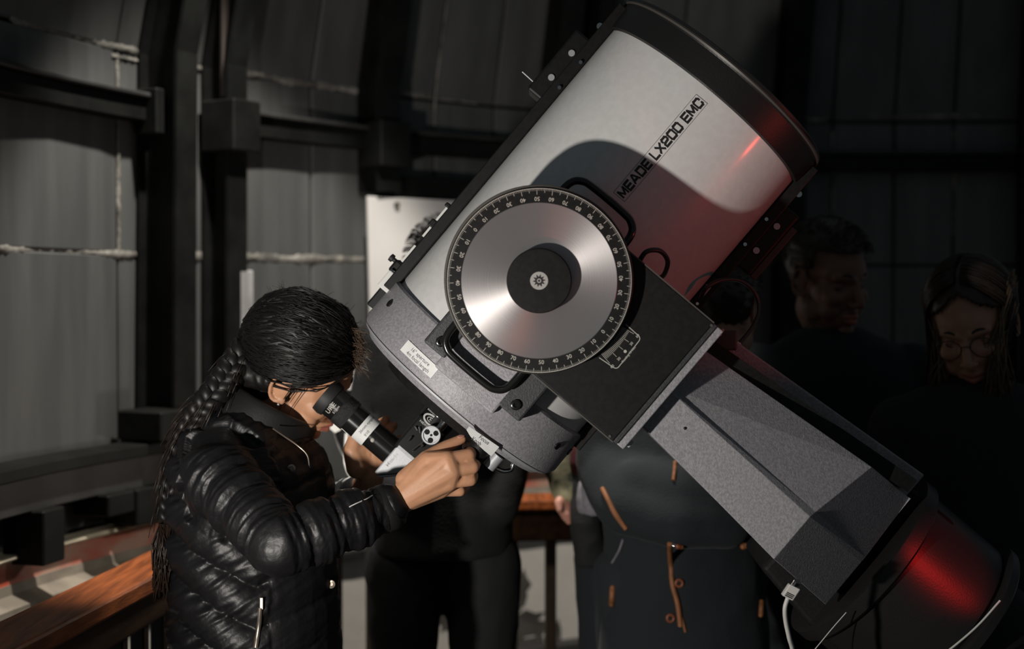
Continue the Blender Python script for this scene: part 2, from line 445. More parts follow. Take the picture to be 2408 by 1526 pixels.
for (a, b, z0, z1) in ((-30, 24, 0.835, 0.95), (140, 205, 0.90, 0.95), (215, 320, 0.865, 0.95)):
    wbox(W_L, a, b, z0, z1, 0.03, 0.13, 'black_steel', 'hanger')
seg_beam(W_L, -250, 382, 1.035, 0.014, 0.03, 0.12, 'black_steel', name='track_flange')
seg_beam(W_L, -250, 382, 0.985, 0.038, 0.03, 0.10, 'dark_beam', name='track_beam')
hose = smoothpath([at(338, 0.99) + IN(at(338, 1)) * 0.13, at(342, 0.945) + IN(at(342, 1)) * 0.14, at(356, 0.912) + IN(at(356, 1)) * 0.14, at(380, 0.893) + IN(at(380, 1)) * 0.14, at(410, 0.892) + IN(at(410, 1)) * 0.14])
tag(MB().tube(hose, 0.0065).build('hose', 'cable_tan', None, smooth=80), 'thin tan hose looping down beside the track beam', 'hose')

# round kerb ring that the dome turns on: cream lip, red channel, beige foot
ring = bpy.data.objects.new('trim_1', None); COL.objects.link(ring); ring.location = (DOME[0], DOME[1], 0.80); struct(ring)
def ringpart(px0, px1, prof, m, name, n=26):
    rings = []
    for k in range(n + 1):
        px = px0 + (px1 - px0) * k / n
        q = at(px, 0); inn = IN(q)
        rings.append([Vector((q.x, q.y, 0)) + inn * i + Vector((0, 0, z)) for i, z in prof])
    return MB().loft(rings).build(name, m, ring, smooth=35)
for (a, b) in ((-260, 334), (880, 1345), (1345, 1800), (1800, 2500)):
    ringpart(a, b, [(0.02, 0.846), (0.066, 0.846), (0.070, 0.851), (0.066, 0.857), (0.02, 0.857)], 'cream_paint', 'lip')
    ringpart(a, b, [(0.02, 0.795), (0.055, 0.795), (0.050, 0.82), (0.055, 0.846), (0.02, 0.846)], 'red_paint', 'channel')
    ringpart(a, b, [(0.02, 0.745), (0.10, 0.745), (0.10, 0.758), (0.062, 0.775), (0.058, 0.795), (0.02, 0.795)], 'beige_lip', 'foot')
ringpart(334, 470, [(0.03, 0.765), (0.11, 0.765), (0.11, 0.845), (0.03, 0.845)], 'dark_beam', 'joint_block')
# plastered lower wall under the ring
m = MB(); rings = []
for k in range(61):
    px = -260 + (2760) * k / 60
    q = at(px, 0); inn = IN(q)
    rings.append([Vector((q.x, q.y, 0)) + inn * i + Vector((0, 0, z)) for i, z in ((0.02, 0), (0.05, 0), (0.05, 0.728), (0.02, 0.728))])
low = struct(m.loft(rings).build('wall_base', 'plaster_white', smooth=30))
def patch(cx, cz, rx, rz, seed):
    rr = random.Random(seed); n = 18; mb = MB()
    q = at(cx, 0); inn = IN(q); tan = Vector((-inn.y, inn.x, 0))
    c = Vector((q.x, q.y, cz)) + inn * 0.0505
    pts = [c + tan * rx * math.cos(2 * PI * i / n) * (0.6 + 0.7 * rr.random()) + Vector((0, 0, 1)) * rz * math.sin(2 * PI * i / n) * (0.6 + 0.7 * rr.random()) for i in range(n)]
    mb.loft([pts, [p + inn * 0.002 for p in pts]]); mb.build('bare_patch', 'plaster_patch', low, smooth=0)
patch(1195, 0.47, 0.05, 0.07, 1); patch(1205, 0.36, 0.10, 0.05, 2); patch(1190, 0.30, 0.11, 0.025, 5); patch(1290, 0.31, 0.02, 0.06, 3); patch(1050, 0.42, 0.07, 0.05, 4)
seg_beam(low, 760, 1420, 0.665, 0.010, 0.05, 0.075, 'dark_beam', name='wall_strip')
seg_beam(low, -250, 2450, 0.15, 0.15, 0.05, 0.11, 'floor_dark', n=30, name='plinth')

# white sheet of board hung on the wall
bd = thing('hanging_board', at(1000, 1.35) + IN(at(1000, 1)) * 0.09, 'plain white board hung on the dark dome wall behind the telescope', 'board')
m = MB(); A, B = at(824, 0) + IN(at(824, 0)) * 0.07, at(1270, 0) + IN(at(1270, 0)) * 0.05
inn = IN((A + B) / 2)
z0, z1 = 1.18, 1.4 + (690 - 462) / FPX * (A.y)
m.loft([[A + Vector((0, 0, z0)) + (B - A) * 0.02, B + Vector((0, 0, z0)), B + Vector((0, 0, z1)), A + Vector((0, 0, z1))],
        [A + Vector((0, 0, z0)) + inn * 0.012 + (B - A) * 0.02, B + Vector((0, 0, z0)) + inn * 0.012, B + Vector((0, 0, z1)) + inn * 0.012, A + Vector((0, 0, z1)) + inn * 0.012]])
m.build('sheet', 'board_white', bd, smooth=0, bevel=0.002)
m = MB(); c = A + (B - A) * 0.14 + Vector((0, 0, z1 - 0.022)) + inn * 0.013
m.cyl(c, c + inn * 0.006, 0.009, n=12); m.build('fixing_screw', 'plaster_patch', bd)

# ------------------------------------------------------------------ guard rail
RZ = 0.875
gr = thing('guard_rail', (-0.74, 3.1, 0), 'low wooden guard rail with brown handrail and dark balusters around the telescope', 'railing')
path = [(-0.86, 1.55), (-0.70, 2.75), (-0.655, 3.16), (-0.42, 3.60), (-0.05, 3.665), (0.55, 3.72)]
def railboard(p, q, hw, z0, z1, m, name, shift=0.0):
    p = Vector((*p, 0)); q = Vector((*q, 0)); d = (q - p).normalized(); s = Vector((d.y, -d.x, 0))
    c = (p + q) / 2 + s * shift; 
    return MB().box(c + Vector((0, 0, (z0 + z1) / 2)), (q - p) * 0.5, s * hw, Vector((0, 0, (z1 - z0) / 2))).build(name, m, gr, smooth=0, bevel=0.006)
for i in range(len(path) - 1):
    p, q = path[i], path[i + 1]
    if i == 0:   # the two first points form one long straight run
        railboard(path[0], path[2], 0.055, RZ - 0.035, RZ, 'rail_wood', 'handrail')
        railboard(path[0], path[2], 0.02, RZ - 0.11, RZ - 0.037, 'rail_wood_dark', 'sub_rail')
    elif i > 1:
        railboard(p, q, 0.06, RZ - 0.03, RZ, 'rail_wood', 'handrail')
        railboard(p, q, 0.02, RZ - 0.115, RZ - 0.032, 'rail_wood_dark', 'sub_rail')
    if i == 1: continue
    a = Vector((*p, 0)); b = Vector((*(path[2] if i == 0 else q), 0)); n = max(1, int((b - a).length / 0.098))
    d = (b - a).normalized(); s = Vector((d.y, -d.x, 0))
    for k in range(n):
        c = a + (b - a) * ((k + 0.5) / n)
        MB().box(c + Vector((0, 0, (RZ - 0.1) / 2)), d * 0.014, s * 0.014, Vector((0, 0, (RZ - 0.1) / 2))).build('baluster', 'baluster_wood', gr, smooth=0, bevel=0.003, seg=1)
# ================================================================== THE TELESCOPE
TILT = math.radians(2.5)
EH = (RT * 0.645 + UP * 0.764)
AU = EH * math.cos(TILT) - FW * math.sin(TILT)          # towards the front of the tube
AV = RT * 0.764 - UP * 0.645                              # along the fork arms, towards the base
AW = AV.cross(AU).normalized()                            # towards the camera: declination axis
C0 = P(1281, 689, 2.45)
def F(u, v, w): return C0 + AU * u + AV * v + AW * w
def L(px, py, w):                                         # (u,v) of the pixel's ray on the plane w
    d = P(px, py, 1.0) - CAM
    t = ((C0 + AW * w) - CAM).dot(AW) / d.dot(AW)
    q = CAM + d * t - C0
    return q.dot(AU), q.dot(AV)
R = 0.200
def cylmap(u, s, r=R, th0=0.0):                           # s = arc length round the tube from angle th0
    th = th0 + s / r
    return F(u, math.sin(th) * r, math.cos(th) * r)

tel = thing('telescope_tube', F(-0.2, 0, -R), 'large white catadioptric telescope tube with black ends pointing up right', 'telescope')
U_RING0, U_RING1, U_W1, U_END = -0.232, -0.148, 0.412, 0.472
m = MB(); m.lathe(C0 + AU * U_RING1, AU, [(-.01, R), (0, R), (U_W1 - U_RING1 + .01, R)], 160); m.build('tube_body', 'tube_white', tel, smooth=40)
# front cell: black collar with rolled lips and an open mouth
m = MB(); rings = [(U_W1, R + .001), (U_W1 + .002, R + .007), (U_W1 + .012, R + .008), (U_END - .014, R + .009), (U_END - .010, R + .012), (U_END - .002, R + .012), (U_END, R + .009), (U_END, R - .006), (U_END - .03, R - .010), (U_END - .03, 0.001)]
m.lathe(C0, AU, rings, 160, caps=False); fc = m.build('front_cell', 'black_red_cell', tel, smooth=30)
m = MB(); m.lathe(C0, AU, [(U_END - .012, R + .0125), (U_END - .009, R + .0140), (U_END - .006, R + .0125)], 160, caps=False); m.build('lip', 'rim_grey', fc)
m = MB(); m.lathe(C0, AU, [(U_END - .06, .001), (U_END - .058, R * .55), (U_END - .056, R - .012)], 96, caps=False); m.build('corrector_plate', 'black_gloss', fc)
# rear cell casting
m = MB(); m.lathe(C0, AU, [(U_RING1 + .004, R - .004), (U_RING1 + .004, R + .006), (U_RING1, R + .009), (U_RING0 + .012, R + .010), (U_RING0 + .002, R + .006), (U_RING0, R + .0), (U_RING0 - .004, R - .004), (U_RING0 - .014, R - .014), (U_RING0 - .018, R - .05), (U_RING0 - .020, .001)], 160, caps=False)
rc = m.build('rear_cell', 'cast_grey', tel, smooth=30)
m = MB(); m.lathe(C0, AU, [(U_RING0 - .0005, R + .003), (U_RING0 - .004, R + .0015), (U_RING0 - .006, R - .003)], 160, caps=False); m.build('rim_edge', 'silver', rc)
m = MB()
m.lathe(C0, AU, [(U_RING0 - .019, .14), (U_RING0 - .034, .13), (U_RING0 - .036, .001)], 72, caps=False); m.build('back_plate', 'black_paint', rc)
for th in (-62, 58, 78):
    t = math.radians(th); p = F(U_RING1 - .03, math.sin(t) * (R + .008), math.cos(t) * (R + .008)); nrm = (AV * math.sin(t) + AW * math.cos(t))
    MB().cyl(p, p + nrm * .004, .0065, n=14).build('screw', 'black_gloss', rc)
p = F(U_RING0 - .02, .145, .06)
MB().tube(smoothpath([p, p - AU * .012 + AV * .004, p - AU * .022 - AV * .004, p - AU * .026 - AV * .016], 6), .004).build('cover_hook', 'chrome', rc, smooth=80)

# rails along both edges of the tube with their brackets
for sgn, nm in ((-1, 'rail'), (1, 'rail')):
    c0 = F((U_RING1 + U_W1) / 2 + .012, sgn * (R + .008), 0)
    rl = MB().box(c0, AU * ((U_W1 - U_RING1) / 2 + .030), AV * .010, AW * .045).build('dovetail_rail', 'black_paint', tel, smooth=0, bevel=.002)
    u0, u1 = .245, .375
    MB().box(F((u0 + u1) / 2, sgn * (R + .030), 0), AU * (u1 - u0) / 2, AV * .016, AW * .040).build('bracket', 'black_paint', rl, smooth=0, bevel=.004)
    for du in (.285, .338):
        p = F(du, sgn * (R + .026), .040); MB().cyl(p, p + AW * .003, .0056, n=16).build('bracket_bolt', 'silver', rl)
    p = F(.405, sgn * (R + .02), .02); MB().cyl(p, p + AW * .01, .0055, n=10).build('end_screw', 'chrome', rl)
    for du in (.28, .335):
        p = F(du, sgn * (R + .004), .047); MB().cyl(p, p + AW * .004, .0032, n=10).build('rail_screw', 'chrome', rl)
p = F(.262, -(R + .044), .02); MB().tube([p, p - AV * .028 + AU * .001], .0011, 6).build('sight_pin', 'silver', tel)
p = F(.30, (R + .052), .03); MB().box(p, AU * .055, AV * .006, AW * .008).build('bracket_bar', 'rust_steel', tel, smooth=0, bevel=.002)
# white tape, clamps and knob on the upper rail
for (a, b) in ((-.026, .004), (-.060, -.038), (-.116, -.080)):
    MB().box(F((a + b) / 2, -(R + .0205), .01), AU * (b - a) / 2, AV * .0022, AW * .022).build('tape_strip', 'tape_white', tel, smooth=0)
MB().box(F(-.032, -(R + .022), .015), AU * .007, AV * .006, AW * .02).build('clip', 'black_paint', tel, smooth=0, bevel=.002)
MB().box(F(.008, -(R + .022), .015), AU * .004, AV * .005, AW * .02).build('clip', 'black_paint', tel, smooth=0, bevel=.002)
MB().box(F(-.130, -(R + .020), .0), AU * .012, AV * .011, AW * .03).build('clamp_block', 'black_paint', tel, smooth=0, bevel=.004)
p = F(-.124, -(R + .031), .0); MB().lathe(p, -AV, [(0, .004), (.006, .004), (.007, .007), (.013, .007), (.014, .003)], 14).build('clamp_knob', 'black_rubber', tel)
p = F(-.140, -(R + .004), .035); MB().cyl(p, p - AV * .022, .0045, n=12).build('clamp_screw', 'chrome', tel)
MB().box(F(-.156, -(R + .014), .01), AU * .017, AV * .013, AW * .03).build('white_block', 'tape_white', tel, smooth=0, bevel=.002)
MB().box(F(-.190, -(R + .012), .0), AU * .020, AV * .009, AW * .03).build('hinge_block', 'black_paint', tel, smooth=0, bevel=.003)

# side saddle that carries the tube on its axle, with pads and two D handles
sp = MB().box(F(-.094, .0, .205), AU * .104, AV * .060, AW * .012).build('saddle_plate', 'cast_grey', tel, smooth=0, bevel=.004)
MB().box(F(.06, .0, .205), AU * .058, AV * .062, AW * .012).build('saddle_plate', 'black_paint', tel, smooth=0, bevel=.004)
pu_ = L(1020, 824, .219)[0]; pe_ = .01
for v in (-.076, .078):
    MB().box(F((pu_ + pe_) / 2, v, .203), AU * (pe_ - pu_) / 2, AV * .022, AW * .016).build('pad', 'cast_dark', sp, smooth=0, bevel=.004)
    p = F(pu_ + .018, v, .219); mm = MB(); mm.lathe(p, AW, [(-.002, .0085), (.004, .0085), (.005, .007), (.005, .004), (.002, .004), (.002, .0005)], 18, caps=False); mm.build('cap_screw', 'black_gloss', sp)
def handle(uo, sgn, v0=-.066, v1=.066):
    wq = .238
    pts = [F(uo - sgn * .11, v0, wq), F(uo - sgn * .05, v0, wq), F(uo - sgn * .018, v0 + .002, wq), F(uo - sgn * .004, v0 + .014, wq), F(uo, v0 + .034, wq),
           F(uo, v1 - .034, wq), F(uo - sgn * .004, v1 - .014, wq), F(uo - sgn * .018, v1 - .002, wq), F(uo - sgn * .05, v1, wq), F(uo - sgn * .11, v1, wq)]
    MB().tube(smoothpath(pts, 5), .0062, 12).build('handle', 'black_gloss', tel, smooth=80)
hu, hv = L(1116, 858, .238); handle(hu - .012, -1, hv - .064, hv + .064)
hu2, hv2 = L(1430, 470, .238); handle(hu2, 1, hv2 - .064, hv2 + .064)

# lettering on the tube: letters run along the axis
tu, tv = L(1553, 348, R); th0 = math.asin(max(-1, min(1, tv / R)))
a_, _ = L(1455, 463, R); b_, _ = L(1642, 242, R)
# wide square-shouldered letters drawn as thick strokes on a unit-high grid
q_ = .16
GLY = {'M': (1.25, [[(0, 0), (0, 1)], [(1.25, 0), (1.25, 1)], [(0, 1), (.625, .15)], [(.625, .15), (1.25, 1)]]),
       'E': (1.0, [[(1, 1), (0, 1), (0, 0), (1, 0)], [(0, .5), (.92, .5)]]), 'A': (1.25, [[(0, 0), (.52, 1), (.73, 1), (1.25, 0)], [(.2, .3), (1.05, .3)]]),
       'D': (1.1, [[(0, 0), (0, 1), (1.1 - q_, 1), (1.1, 1 - q_), (1.1, q_), (1.1 - q_, 0), (0, 0)]]), 'L': (.9, [[(0, 1), (0, 0), (.9, 0)]]),
       'X': (1.15, [[(0, 0), (1.15, 1)], [(0, 1), (1.15, 0)]]), '2': (1.05, [[(0, .72), (0, 1 - q_), (q_, 1), (1.05 - q_, 1), (1.05, 1 - q_), (1.05, .62), (.9, .5), (.15, .42), (0, .3), (0, 0), (1.05, 0)]]),
       '0': (1.1, [[(q_, 0), (0, q_), (0, 1 - q_), (q_, 1), (1.1 - q_, 1), (1.1, 1 - q_), (1.1, q_), (1.1 - q_, 0), (q_, 0)]]),
       'C': (1.1, [[(1.1, .75), (1.1, 1 - q_), (1.1 - q_, 1), (q_, 1), (0, 1 - q_), (0, q_), (q_, 0), (1.1 - q_, 0), (1.1, q_), (1.1, .25)]]), ' ': (.30, [])}
def stroke_text(mb, txt, fn, length, height, th=.29, gap=.42):
    tot = sum(GLY[c][0] + gap for c in txt) - gap; sx = length / tot; x0 = -length / 2
    for c in txt:
        wd, paths = GLY[c]
        for pth in paths:
            for k in range(len(pth) - 1):
                a = Vector(pth[k]); b = Vector(pth[k + 1]); d = (b - a).normalized(); nn = Vector((-d.y, d.x)) * th / 2; ex = d * th * (.5 if c not in 'MXA' else .12)
                a2 = a - ex; b2 = b + ex
                mb.add([fn(x0 + p.x * sx, (p.y - .5) * height) for p in (a2 - nn, b2 - nn, b2 + nn, a2 + nn)], [(0, 1, 2, 3)])
        x0 += (wd + gap) * sx
m = MB(); stroke_text(m, 'MEADE LX200 EMC', lambda x, y: cylmap(tu + x, -y, R + .0006, th0), b_ - a_, .0135)
m.build('lettering', 'mark_black', tel, smooth=0, fix=False)
m = MB()
def strip(pts, wd, fn):
    for i in range(len(pts) - 1):
        (x0, y0), (x1, y1) = pts[i], pts[i + 1]; dx, dy = x1 - x0, y1 - y0; l = math.hypot(dx, dy); nx, ny = -dy / l * wd, dx / l * wd
        k = 12
        for j in range(k):
            t0, t1 = j / k, (j + 1) / k
            m.add([fn(x0 + dx * t0 + nx, y0 + dy * t0 + ny), fn(x0 + dx * t0 - nx, y0 + dy * t0 - ny), fn(x0 + dx * t1 - nx, y0 + dy * t1 - ny), fn(x0 + dx * t1 + nx, y0 + dy * t1 + ny)], [(0, 1, 2, 3)])
hw, hh = (b_ - a_) / 2 + .004, .0115
strip([(-hw, -hh), (hw, -hh), (hw, hh), (-hw, hh), (-hw, -hh)], .00035, lambda x, y: cylmap(tu + x, -y, R + .0005, th0))
m.build('lettering_border', 'mark_line', tel, smooth=0, fix=False)

# paper sticker on the rear cell
su, sv = L(985, 843, .19); RS = R + .0105; sth = math.asin(sv / RS)
s0 = L(950, 803, .19); s1 = L(1020, 884, .19)
SL = math.hypot(s1[0] - s0[0], s1[1] - s0[1]) * 1.03; SH = .021
m = MB(); k = 10; a = []; b = []
for i in range(k + 1):
    x = -SL / 2 + SL * i / k
    a.append([cylmap(su + e, x, RS + .0006, sth) for e in (-SH / 2, SH / 2)]); b.append([cylmap(su + e, x, RS, sth) for e in (-SH / 2, SH / 2)])
m.loft([[b[i][0], b[i][1], a[i][1], a[i][0]] for i in range(k + 1)])
st = m.build('sticker', 'paper', rc, smooth=60)
m = MB()
add_text(m, '16" aperture', lambda x, y: cylmap(su + y + .0035, x, RS + .001, sth), .0085, .0085)
add_text(m, '4m focal length', lambda x, y: cylmap(su + y - .0055, x + .002, RS + .001, sth), .0085, .0085)
m.build('sticker_print', 'ink', rc, smooth=0, fix=False)

# label flap and focus knob at the back
kth = math.radians(25)
def flap(x, y, h):   # x along the rim, y towards the front, h outwards
    n_ = AW * math.cos(kth) + AV * math.sin(kth); t_ = AV * math.cos(kth) - AW * math.sin(kth)
    return C0 + n_ * (R + .001 + h) + t_ * x + AU * (U_RING0 - .010 + y)
lp = []
for (px, py) in ((1104, 1003), (1174, 1051), (1155, 1073), (1138, 1059), (1122, 1044), (1106, 1026), (1097, 1011)):
    n_ = AW * math.cos(kth) + AV * math.sin(kth); o = flap(0, 0, .012); d = P(px, py, 1) - CAM
    t = (o - CAM).dot(n_) / d.dot(n_); q = CAM + d * t - o
    lp.append((q.dot(AV * math.cos(kth) - AW * math.sin(kth)), q.dot(AU)))
m = MB(); m.prism(lp, .011, .012, flap); fl = m.build('label_flap', 'paper', rc, smooth=0)
cx = sum(p[0] for p in lp) / len(lp); cy = sum(p[1] for p in lp) / len(lp)
m = MB()
add_text(m, 'Focus', lambda x, y: flap(cx + x + .004, cy + y + .006, .0125), .009, .009)
add_text(m, 'Knob', lambda x, y: flap(cx + x - .005, cy + y - .003, .0125), .009, .009)
m.build('label_print', 'ink', rc, smooth=0, fix=False)
ku, kv = L(1128, 1062, .125)
kb = F(ku, kv, .125)
m = MB(); m.lathe(F(U_RING0 - .005, kv - .004, .125), -AU, [(0, .012), (.012, .012), (.013, .019)] + [(.014 + .004 * i, .019 + .0006 * (i % 2)) for i in range(9)] + [(.052, .017), (.053, .002)], 40)
m.build('focus_knob', 'black_paint', tel, smooth=30)
MB().cyl(F(U_RING0 - .02, kv + .028, .118), F(U_RING0 - .046, kv + .028, .118), .011, n=20).build('knob_cap', 'silver', tel)

# ------------------------------------------------------------------ focuser on the back (part of the tube)
fo = F(U_RING0 - .034, 0, 0)
def foc(u, v, w): return fo - AU * u + AV * v + AW * w
fb = MB(); fb.lathe(fo, -AU, [(0, .040), (.012, .040), (.014, .032), (.03, .032)], 40)
fcs = fb.build('visual_back', 'black_gloss', tel, smooth=30)
MB().cyl(foc(.005, .012, .030), foc(.034, .012, .030), .0075, n=20).build('drawtube_rod', 'chrome', fcs)
MB().box(foc(.066, 0, 0), AU * .038, AV * .030, AW * .030).build('focuser_body', 'black_gloss', tel, smooth=0, bevel=.005)
wq = .031
def oval(mb, cu, cv, ru, rv, w0, n=36, inner=0.0):
    o1 = [foc(cu + ru * math.cos(2 * PI * i / n), cv + rv * math.sin(2 * PI * i / n), w0) for i in range(n)]
    if inner:
        o2 = [foc(cu + (ru - inner) * math.cos(2 * PI * i / n), cv + (rv - inner) * math.sin(2 * PI * i / n), w0) for i in range(n)]
        mb.add(o1 + o2, [(i, (i + 1) % n, n + (i + 1) % n, n + i) for i in range(n)])
    else: mb.add(o1, [tuple(range(n))])
def fuv(px, py, w0):
    u, v = L(px, py, w0); return (U_RING0 - .034) - u, v
ou, ov = fuv(1013, 988, .031)
m = MB(); oval(m, ou, ov, .0095, .0150, wq, inner=.0032); oval(m, ou, ov, .0045, .0075, wq, inner=.0012)
add_text(m, 'N', lambda x, y: foc(ou - y, ov + x, wq), .007, .006, .02)
add_text(m, 'moonlite', lambda x, y: foc(ou - .0125 - y, ov + x - .002, wq), .0075, .006, .02)
add_text(m, 'NEXGEN', lambda x, y: foc(ou + .0125 - y, ov + x, wq), .0068, .005, .02)
m.build('maker_plate', 'logo_silver', tel, smooth=0, fix=False)
wu, wv = fuv(1014, 1023, .050)
wc = foc(wu, wv, .031)
MB().cyl(wc, wc + AW * .018, .004, n=12).build('focus_shaft', 'chrome', tel)
def wheel():
    bm = MB(); n = 60; RW = .0165; ring = []
    m1 = MB(); m1.lathe(wc + AW * .016, AW, [(0, RW - .003), (0, RW), (.006, RW), (.007, RW - .001), (.007, RW - .003), (.0045, RW - .0035), (.0045, .0005)], 60, caps=False)
    o = m1.build('focus_wheel', 'silver', tel, smooth=30)
    for k in range(3):
        t = 2 * PI * k / 3 + .5; c = wc + (AU * math.cos(t) + AV * math.sin(t)) * .0088 + AW * .0206
        MB().cyl(c, c + AW * .0004, .0046, n=20).build('wheel_hole', 'black_gloss', o)
    MB().cyl(wc + AW * .0206, wc + AW * .0214, .002, n=12).build('wheel_screw', 'black_gloss', o)
wheel()
for (pa, pb, r) in (((1004, 1032), (968, 1060), .0022), ((996, 1046), (991, 1051), .0022), ((968, 1026), (960, 1036), .0020), ((985, 1004), (988, 1018), .0012), ((975, 1003), (981, 1012), .0018)):
    a = foc(*fuv(*pa, .036), .036); b = foc(*fuv(*pb, .036), .036); MB().cyl(a, b, r, n=10).build('tension_screw', 'chrome', tel)

# ================================================================== EYEPIECE AND DIAGONAL
DEP = .0
cu, cv = L(938, 1042, .030)          # inner corner of the prism housing
ep = thing('star_diagonal', F(cu, cv, 0), 'silver prism diagonal fitted to the back of the telescope', 'diagonal')
S_ = .066
def dg(a, b, h): return F(cu - a, cv + b, h)        # a: away from tube, b: away from eyepiece
tri = [(0, 0), (0, S_), (S_ * .12, S_), (S_, S_ * .12), (S_, 0)]
MB().prism(tri, -.030, .030, dg).build('prism_housing', 'silver', ep, smooth=0, bevel=.0025)
MB().prism([(S_ * .07 + .004, S_ + .0005), (S_ * .12 + .003, S_ + .003), (S_ + .003, S_ * .12 + .003), (S_ + .0005, S_ * .07 + .004)], -.031, .031, dg).build('mirror_plate', 'silver', ep, smooth=0, bevel=.001)
m = MB(); add_text(m, 'Meade', lambda x, y: dg(.030 + x * -1 * -1 * -1, .009 - y, .0305), .011, .009, .01); m.build('lettering', 'pale_plate', ep, smooth=0, fix=False)
MB().cyl(dg(-.034, S_ * .5, 0), dg(0, S_ * .5, 0), .0255, n=36).build('nose_barrel', 'black_gloss', ep)

eu, ev = L(861, 1010, .0)
ey = thing('eyepiece', F(eu, ev, 0), 'black wide eyepiece with paper label band in the silver diagonal', 'eyepiece')
u_ep = eu
def E(s, r, ang):                     # s metres from the label towards the eye
    return F(u_ep, ev - s, 0) + (AU * math.cos(ang) + AW * math.sin(ang)) * r
def eplathe(prof, name, m_, n=56):
    mb = MB(); mb.lathe(F(u_ep, ev, 0), -AV, prof, n); return mb.build(name, m_, ey, smooth=30)
eplathe([(-.066, .0245), (-.010, .0245)], 'lower_barrel', 'black_gloss')
bd2 = eplathe([(-.012, .0262), (.040, .0262)], 'barrel', 'black_gloss')
eplathe([(-.0115, .0266), (.0115, .0266)], 'label_band', 'paper')
m = MB()
add_text(m, '26mm eyepiece', lambda x, y: E(y + .004, .0270, PI / 2 - .55 - x / .027), .0072, .0072)
add_text(m, 'f/10', lambda x, y: E(y - .006, .0270, PI / 2 + .0 - x / .027), .0072, .0072)
m.build('label_print', 'ink', ey, smooth=0, fix=False)
eplathe([(.034, .0275)] + [(.036 + .0015 * i, .0285 + .0006 * (i % 2)) for i in range(14)] + [(.058, .0275)], 'knurled_grip', 'knurl_black')
eplathe([(.056, .0270), (.057, .0280), (.076, .0285), (.077, .027)], 'title_ring', 'black_gloss')
m = MB()
add_text(m, 'URE', lambda x, y: E(y + .069, .0291, PI / 2 + .25 - x / .029), .0125, .0115, .015)
add_text(m, '51mm', lambda x, y: E(y + .0605, .0288, PI / 2 + .1 - x / .029), .0065, .006, .015)
m.build('lettering', 'mark_white', ey, smooth=0, fix=False)
eplathe([(.074, .026), (.076, .031), (.084, .0330), (.095, .0315), (.0955, .028), (.084, .020), (.082, .0005)], 'eyecup', 'black_rubber')
q = E(-.021, .0250, PI / 2 + .1); MB().sphere(q, .0042, 14, 10).build('set_screw', 'mark_white', ey)

# ================================================================== FORK MOUNT
fk = thing('fork_mount', F(0, .75, -.1), 'massive grey fork mount with graduated dial and black gear box', 'telescope mount')
WD = .325
du, dv = L(1268, 660, WD); RD = .1418
arm_box = MB()
bu0, bv0 = L(1560, 902, .30)
# black gear box behind the dial
bl, bl2 = L(1440, 1036, .302), L(1681, 762, .302)
BHW = (bl2[0] - bl[0]) / 2; BC = (bl2[0] + bl[0]) / 2; BV = (bl[1] + bl2[1]) / 2
poly = [(BC - BHW, BV), (BC + BHW, BV), (BC + BHW, dv - .03), (BC + BHW * .75, dv - .10), (BC - BHW * .75, dv - .10), (BC - BHW, dv - .03)]
gb = MB().prism(poly, .235, .302, F).build('gear_box', 'black_paint', fk, smooth=0, bevel=.002)
# lighter edge trim on the lower border and the grey end lip
MB().box(F(BC - BHW - .0012, (BV + dv) / 2, .3015), AU * .0010, AV * (BV - dv) / 2, AW * .0012).build('edge_trim', 'rim_grey', gb, smooth=0)
MB().box(F(BC + BHW + .0006, (BV + dv) / 2, .3015), AU * .0010, AV * (BV - dv) / 2, AW * .0012).build('edge_trim', 'rim_grey', gb, smooth=0)
MB().box(F(BC, BV + .0035, .268), AU * BHW, AV * .0035, AW * .034).build('end_lip', 'cast_dark', gb, smooth=0, bevel=.001)
MB().box(F(BC, BV + .0135, .256), AU * BHW, AV * .0065, AW * .042).build('end_plate', 'cast_grey', gb, smooth=0, bevel=.0015)
for (px, py) in ((1434, 1026), (1673, 765), (1640, 714)):
    u, v = L(px, py, .303); MB().cyl(F(u, v, .302), F(u, v, .3035), .0022, n=10).build('panel_screw', 'rim_grey', gb)
p = F(BC - BHW + .012, BV + .024, .27); MB().box(p, AU * .006, AV * .004, AW * .004).build('latch_pin', 'silver', gb, smooth=0, bevel=.001)

# dial
dl = bpy.data.objects.new('dial', None)
def D2(r, a, h=0.0):                   # polar on the dial face: a measured in the picture sense
    c, s = math.cos(a), math.sin(a)
    return r * c, r * s, h
DX = (RT - AW * RT.dot(AW)).normalized(); DY = AW.cross(DX)
DC = F(du, dv, WD)
def DP(x, y, h=0.0): return DC + DX * x + DY * y + AW * h
m = MB(); m.lathe(DC + DX * -.0012 + DY * .0016, AW, [(-.035, RD * .97), (-.012, RD * 1.0), (-.004, RD * 1.0), (-.003, RD * .99), (-.003, RD * .9)], 180, caps=False)
bz = m.build('dial_rim', 'rim_grey', fk, smooth=30)
m = MB(); m.lathe(DC, AW, [(-.02, RD * .985), (-.001, RD * .985), (0, RD * .978), (0, RD * .80)], 180, caps=False); m.build('scale_ring', 'black_paint', bz, smooth=30)
me = bpy.data.meshes.new('brushed_plate')
mb = MB(); n = 180
mb.lathe((0, 0, 0), (0, 0, 1), [(0, .001), (.0001, RD * .4), (.0001, RD * .818), (-.001, RD * .825)], 180, caps=False)
me = mb.mesh('brushed_plate'); bp_ = link('brushed_plate', me, 'brushed_disc', None, smooth=20)
rot = Matrix((DX, DY, AW)).transposed().to_euler()
bp_.location = DC + AW * .0006; bp_.rotation_euler = rot
adopt(bp_, fk); bz_children = bz
m = MB()
